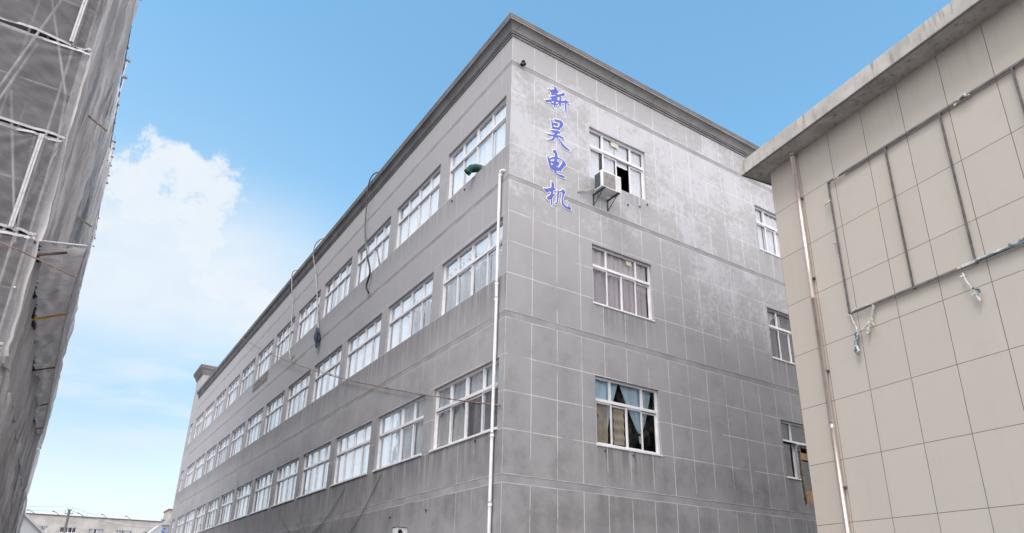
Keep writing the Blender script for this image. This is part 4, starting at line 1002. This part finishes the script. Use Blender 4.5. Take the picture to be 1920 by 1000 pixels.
for li, (z0, z1) in enumerate(zip(LV[:-1], LV[1:])):
    cuts = {5: (-9.07,), 3: (-9.10,)}.get(li, ())
    xs_ = [SX+.01] + list(cuts) + [SX-2.7 if li % 2 else SX-3.3, SX-6.2]
    for k in range(len(xs_)-1):
        seed += 1
        o, f = front_net(xs_[k+1]+.004, xs_[k], z0+G_, z1-G_, seed*1.7, .05)
        if k == 0 and cuts: seam(cuts[0]+.0, z1-.06, cuts[0]-.03, z0+.05, o)
# side face: gathered sheets hanging in folds
def side_net(y0, y1, z0, z1, seed, amp=.075, mt=M_nets, lean=0.0):
    mb = MB()
    nu = max(8, int((y1-y0)/.022)) if y0 < 9 else max(8, int((y1-y0)/.045)); nv = max(8, int((z1-z0)/.16))
    def f(s, v):
        y = y0+(y1-y0)*s; z = z0+(z1-z0)*v
        sl = y + .10*(z-9.7)*lean + .12*nz(y*.6, z*.35, seed)
        r_ = 1-abs(2*nz(sl*1.9, z*.10, seed+9)); r2 = 1-abs(2*nz(sl*4.6, z*.22, seed+21))
        r3 = 1-abs(2*nz(sl*9.5, z*.30, seed+31))
        x = SX + amp*3.0*nz(y*1.15+.05*z, z*.06, seed*0+7) + amp*(r_-.35)*2.0 + amp*1.5*(r2-.4)*(.5+nz(y*.7, z*.25, seed+2)) + amp*.7*(r3-.4) + .02*nz(y*3, z*3.5, seed+4)
        for zz in LV:                                   # tied in at every lift
            x -= (.02+amp*.30*abs(nz(y*2.2, zz, 3)))*math.exp(-((z-zz)/.16)**2)
        e = min(s, 1-s)*(y1-y0)
        return (x + .03*math.exp(-e/.12), y+.05*nz(z*.5, seed, 5)*(1 if .02 < s < .98 else .4), z)
    mb.grid(f, nu, nv); return mb.build('net_panel', mt, scaf, smooth=True)
yb = [SY, 4.02, 5.9, 7.36, 9.2, 11.3, 13.4, 15.4, 17.5, 19.4, 21.6, 23.6, YS]
for k in range(12):
    side_net(yb[k]-.02, yb[k+1]+.05, 7.50, ZT+.04*nz(k*1.7, 2), k*3.3, .080 if k else .055, lean=.8 if k % 2 else .3)
    side_net(yb[k]-.02, yb[k+1]+.05, 5.30, 7.50, k*3.3+50, .06, M_nets)
    side_net(yb[k]-.02, yb[k+1]+.05, .15, 5.34, k*3.3+90, .075, M_nets, lean=-1.0)
# white lacing and slits in the lower sheets
rnd = random.Random(12)
mb = MB()
for k in range(120):
    yy = rnd.uniform(5, 25); zz = 5.32+.03*math.sin(yy*3); mb.tube([(SX+.10, yy, zz), (SX+.12, yy+.12, zz-.05+.04*rnd.random())], .012, 5)
mb.build('lacing_rope', M_strip, scaf)
mb = MB()
for k in range(70):
    yy = rnd.uniform(7, 25); zz = rnd.uniform(1.8, 6.9); l = rnd.uniform(.12, .4)
    mb.quad((SX+.135, yy, zz), (SX+.135, yy+.035, zz), (SX+.14, yy+.05, zz+l), (SX+.14, yy+.02, zz+l))
mb.build('hem_scraps', M_strip, scaf)
# catch net and its poles
inner = [(SX+.02, 2.17, 7.50), (SX+.02, 6.0, 7.30), (SX+.02, 10.3, 7.24), (SX+.02, 15.3, 7.30), (SX+.02, 19.6, 7.35), (SX+.02, 23.0, 7.38)]
outer = [(-7.93, 2.35, 7.66), (-8.11, 6.0, 7.62), (-8.21, 10.3, 7.46), (-8.31, 15.3, 7.50), (-8.42, 19.6, 7.48), (-8.55, 23.0, 7.45)]
ci, co_ = catmull(inner, 12), catmull(outer, 12)
mb = MB()
def cf_(s, v):
    k = v*(len(ci)-1); i = min(int(k), len(ci)-2); a = ci[i].lerp(ci[i+1], k-i); b = co_[i].lerp(co_[i+1], k-i)
    p = a.lerp(b, s); p.z += -.05*math.sin(math.pi*s)*(.6+.4*abs(math.sin(p.y*.73))) + .05*nz(p.x*5, p.y*2.2, 1)*math.sin(math.pi*s)*2 + .03*nz(p.x*3, p.y*7, 2)
    p.x += .04*nz(p.y*2.5, 3, 7)*s; return p
mb.grid(cf_, 26, 240); mb.build('catch_net', M_canopy, scaf, smooth=True)
mb = MB(); mb.tube(co_[::3], .010, 5); mb.tube([(SX, 2.22, 7.52), (-8.3, 2.25, 7.60), (-7.93, 2.33, 7.70)], .018, 6); mb.build('edge_rope', M_strip, scaf)
mb = MB(); rnd = random.Random(3)
for k in range(420):                       # ragged dark gather where the catch net is tied
    p = cf_(0, rnd.random()**1.5); l = rnd.uniform(.03, .12)
    mb.quad((p.x-.01, p.y, p.z-.02), (p.x+l, p.y+.03, p.z-.05-rnd.random()*.05), (p.x-.0, p.y+.12, p.z-.12*rnd.random()))
mb.build('net_gather', M_iron, scaf)['kind'] = 'stuff'
for (a, b, M_, r_) in ((0, .0, M_bamd, .026), (1, 0, M_oran, .024), (2, 0, M_bamd, .022), (3, 0, M_bamd, .022), (4, 0, M_bamd, .022)):
    p = Vector(inner[a]); q = Vector(outer[a])
    if a == 0: p = Vector((SX+.05, 2.35, 7.36)); q = Vector((-8.22, 2.45, 7.62))
    o = tube_part(tuple(p+Vector((-.1, 0, -.12))), tuple(q+Vector((.0, 0, -.10))), r_, M_, 'outrigger_pole')
    o['label'] = ('weathered bamboo outrigger nearest the corner', 'orange painted outrigger pole', 'dark outrigger pole', 'dark outrigger pole', 'dark outrigger pole')[a]
def pole2(p, q, mid, label):
    mb = MB(); p, q = Vector(p), Vector(q); mb.tube([p, p.lerp(q, mid)], .026, 10); mb.tube([p.lerp(q, mid), q], .026, 10, m=1)
    o = mb.build('protruding_pole', [M_bamr, M_bam], scaf, smooth=True); o['label'] = label
pole2((SX-.05, 3.92, 11.55), (-8.3, 5.83, 12.41), .35, 'pole with red painted root sticking out of the netting')
pole2((SX-.05, 7.24, 10.72), (-8.3, 11.6, 12.40), .25, 'bamboo pole sticking out of the netting lower down')
# cable off the scaffold corner
mb = MB(); cab = catmull([(-9.35, 2.02, 7.26), (-8.93, 2.0, 7.18), (-8.68, 2.0, 7.11), (-8.33, 2.02, 7.01), (-7.95, 2.1, 6.94)], 8)
mb.tube(cab, .011, 6); mb.tube([p+Vector((0, 0, .012*math.sin(k))) for k, p in enumerate(cab)], .006, 5)
tag(mb.build('tie_cable', M_wire, None, loc=(-8.7, 2.0, 7.1)), 'brown twisted cable slung past the scaffold corner under the catch net', 'cable')

# ================================================================ FAR END OF THE YARD
far = thing('low_building', 'low weathered concrete building with a dark red coping at the end of the yard', 'building', (-3, 78, 0))
fx0, fy0, fx1, fy1 = -34.0, 80.5, 9.0, 76.9
def fy(x): return fy0 + (fy1-fy0)*(x-fx0)/(fx1-fx0)
TFv = lambda p: (p[0], fy(p[0])+p[1], p[2])
wins = [(-5.08+2.68*k-5.3, -5.08+2.68*k-3.8) for k in range(0, 9)]
wins = [(-9.17-2.66*k, -7.65-2.66*k) for k in (4, 3, 2, 1)] + [(-9.1, -7.57), (-6.45, -4.95), (-3.77, -2.32), (-1.15, .41), (1.5, 3.0), (4.2, 5.7)]
mb = openings_wall(TFv, fx0, fx1, 0, 9.0, [(a, b, 6.3, 7.9) for a, b in wins] + [(a, b, 2.6, 4.2) for a, b in wins], [])
mb.build('wall', M_conc, far)
mb = MB(TFv); mb.box(fx0, fx1, .0, .15, 9.0, 9.05); mb.box(fx0-.05, fx1+.05, -.08, .2, 9.05, 9.13, 1); mb.build('coping', [M_conc, mat('dark red coping', (.16, .07, .08), .8, var=.2)], far)
mb = MB(TFv); mb.box(fx0, fx1, .5, 12, 8.2, 8.3); mb.box(fx0, fx1, 1.5, 1.6, 0, 8.2); mb.build('roof', M_roof, far)
for a, b in wins:
    for zz in (6.3, 2.6):
        x0 = a; W = b-a; T_ = lambda p: (p[0], fy(x0+p[0])-fy(x0)+p[1], p[2])
        o = window_frame(T_, W, 1.6, .55, [(.25, .05), (.5, .06), (.75, .05)], 4).build('window', [M_frame, M_frame2]); o.parent = far
        o.location = Vector((x0, fy(x0), zz)) - Vector(far['base'])
        gq = glass_sheet(T_, W, 1.6).build('pane', M_glass); gq.parent = o
        b2 = blinds(T_, W, 1.6, .55, int(x0*10) % 7, 4, gap=.12).build('blind', M_curd if abs(x0+6.45) < .1 else M_curw); b2.parent = o
for xx in (-9.35, -7.1, -4.85, -2.6, -.3):
    t_ = thing('roof_lamp', {-9.35: 'leftmost arm lamp on the red coping of the far building', -7.1: 'second arm lamp from the left on the far red coping', -4.85: 'arm lamp on the far coping, first to the right of the utility pole', -2.6: 'arm lamp on the far coping, second to the right of the utility pole', -.3: 'rightmost arm lamp in view on the far coping'}.get(xx), 'lamp', (xx, fy(xx)-.1, 9.13), 'arm lamps along the coping of the far building')
    mb = MB(); mb.tube([(xx+.3, fy(xx)+.1, 9.13), (xx, fy(xx)-.5, 9.28), (xx-.25, fy(xx)-.9, 9.38)], .028, 6); mb.build('arm', M_clamp, t_)
    mb = MB(); mb.box(xx-.42, xx-.2, fy(xx)-1.1, fy(xx)-.85, 9.33, 9.40); mb.build('lamp_head', M_tubed, t_)
# power pole
pp = thing('utility_pole', 'pale concrete utility pole with small crossarm and insulators', 'pole', (-6.38, 48.2, 0))
mb = MB(); mb.tube([(-6.38, 48.2, 0), (-6.46, 48.2, 7.05)], [.14, .085], 14); mb.build('pole', M_conc, pp, smooth=True)
mb = MB(); mb.box(-6.72, -6.20, 48.1, 48.16, 6.72, 6.77); mb.box(-6.60, -6.32, 48.1, 48.16, 6.98, 7.02); mb.build('crossarm', M_tubed, pp)
for xx, zz in ((-6.68, 6.77), (-6.24, 6.77), (-6.56, 7.02), (-6.35, 7.02)):
    mb = MB(); mb.tube([(xx, 48.13, zz), (xx+(.04 if xx > -6.46 else -.04), 48.13, zz+.2)], [.022, .035], 8); mb.build('insulator', M_tube, pp)
for k, (zz, xx) in enumerate(((6.92, -6.24), (7.2, -6.35))):
    mb = MB(); mb.tube(sagline((xx, 48.15, zz), (2.6+k, 70, 8.0+k*.3), .5, 16), .008, 4); mb.tube(sagline((xx-.4, 48.15, zz), (-30, 60, 8.4+k*.3), .6, 16), .008, 4)
    tag(mb.build('power_line', M_tubed, None, loc=(xx, 48.15, zz)), ('thin power line from the crossarm of the utility pole', 'thin power line from the tip of the utility pole')[k], 'wire')
# white sheds either side
def shed(name, label, pts_front, y0, y1, ribs, mirror=False):
    t_ = thing(name, label, 'shed', (pts_front[0][0], y0, 0))
    mb = MB(); n_ = len(pts_front)
    mb.quad(*[(x, y0, z) for x, z in pts_front]); mb.quad(*[(x, y1, z) for x, z in pts_front])
    for k in range(n_):
        a, b = pts_front[k], pts_front[(k+1) % n_]; mb.quad((a[0], y0, a[1]), (b[0], y0, b[1]), (b[0], y1, b[1]), (a[0], y1, a[1]))
    mb.build('wall', M_sheet, t_)
    mb = MB()
    for (x0, x1, zb, zt) in ribs:
        n2 = int((x1-x0)/.09)
        for k in range(n2): mb.box(x0+k*.09, x0+k*.09+.045, y0-.03, y0-.001, zb, zt)
    if ribs: mb.build('ribbed_cladding', mat('ribbed sheet', (.62, .65, .70), .5, var=.05), t_)
    return t_
t_ = shed('metal_shed', 'white metal shed with a sloping verge at the foot of the scaffold', [(-13, 0), (-5.2, 0), (-5.2, 2.3), (-8.63, 5.27), (-13, 5.27)], 33.2, 40, [(-12.9, -8.72, .1, 5.2)])
mb = MB()
for k in range(2):
    s_ = .0+.05*k
    mb.quad((-8.66, 33.12-k*.03, 5.36), (-5.15, 33.12-k*.03, 2.32), (-5.15, 33.12-k*.03, 2.22), (-8.66, 33.12-k*.03, 5.24))
mb.quad((-8.66, 33.09, 5.36), (-5.15, 33.09, 2.32), (-5.15, 40, 2.32), (-8.66, 40, 5.36)); mb.box(-13.02, -8.60, 33.08, 33.2, 5.24, 5.36)
mb.build('verge_trim', M_frame, t_)
t_ = shed('site_cabin', 'grey white panelled cabin with a blue mark past the end of the factory', [(-2.6, 0), (1.6, 0), (1.6, 6.45), (-.33, 6.45), (-2.6, 4.1)], 47.8, 52, [(-.30, 1.5, .1, 6.34)])
mb = MB(); mb.quad((-.33, 47.72, 6.52), (-2.65, 47.72, 4.12), (-2.65, 47.72, 4.02), (-.33, 47.72, 6.40)); mb.box(-.34, 1.62, 47.7, 47.8, 6.38, 6.50); mb.build('verge_trim', M_frame, t_)
mb = MB()
for pl in ([(-.17, 6.16), (-.11, 6.18), (.01, 6.07), (-.03, 6.02), (-.10, 6.06)], [(-.24, 5.97), (-.18, 5.98), (-.06, 5.86), (-.04, 5.72), (-.12, 5.72)], [(.10, 5.78), (.22, 5.88), (.24, 6.02), (.28, 6.02), (.27, 5.80), (.20, 5.70), (.08, 5.70)], [(.24, 6.12), (.30, 6.16), (.31, 6.22), (.25, 6.2)]):
    mb.quad(*[(x, 47.76, z) for x, z in pl])
mb.build('blue_mark', mat('signal blue', (.03, .17, .62), .5), t_)
mb = MB(); mb.tube([(-.28, 48, 6.45), (-.28, 48, 6.72)], .02, 6); mb.box(-.40, -.15, 47.9, 48.1, 6.70, 6.78); mb.build('roof_camera', M_tubed, t_)
t_ = thing('stair_block', 'small grey rendered block with a red coping behind the factory end', 'building', (3.4, 63, 0))
mb = MB(); mb.box(1.86, 6, 62.6, 66, 0, 9.0); mb.build('wall', M_conc, t_); mb = MB(); mb.box(1.78, 6.1, 62.5, 66.1, 9.0, 9.1); mb.build('coping', M_red, t_)

for o in bpy.data.objects:
    if 'base' in o.keys(): del o['base']
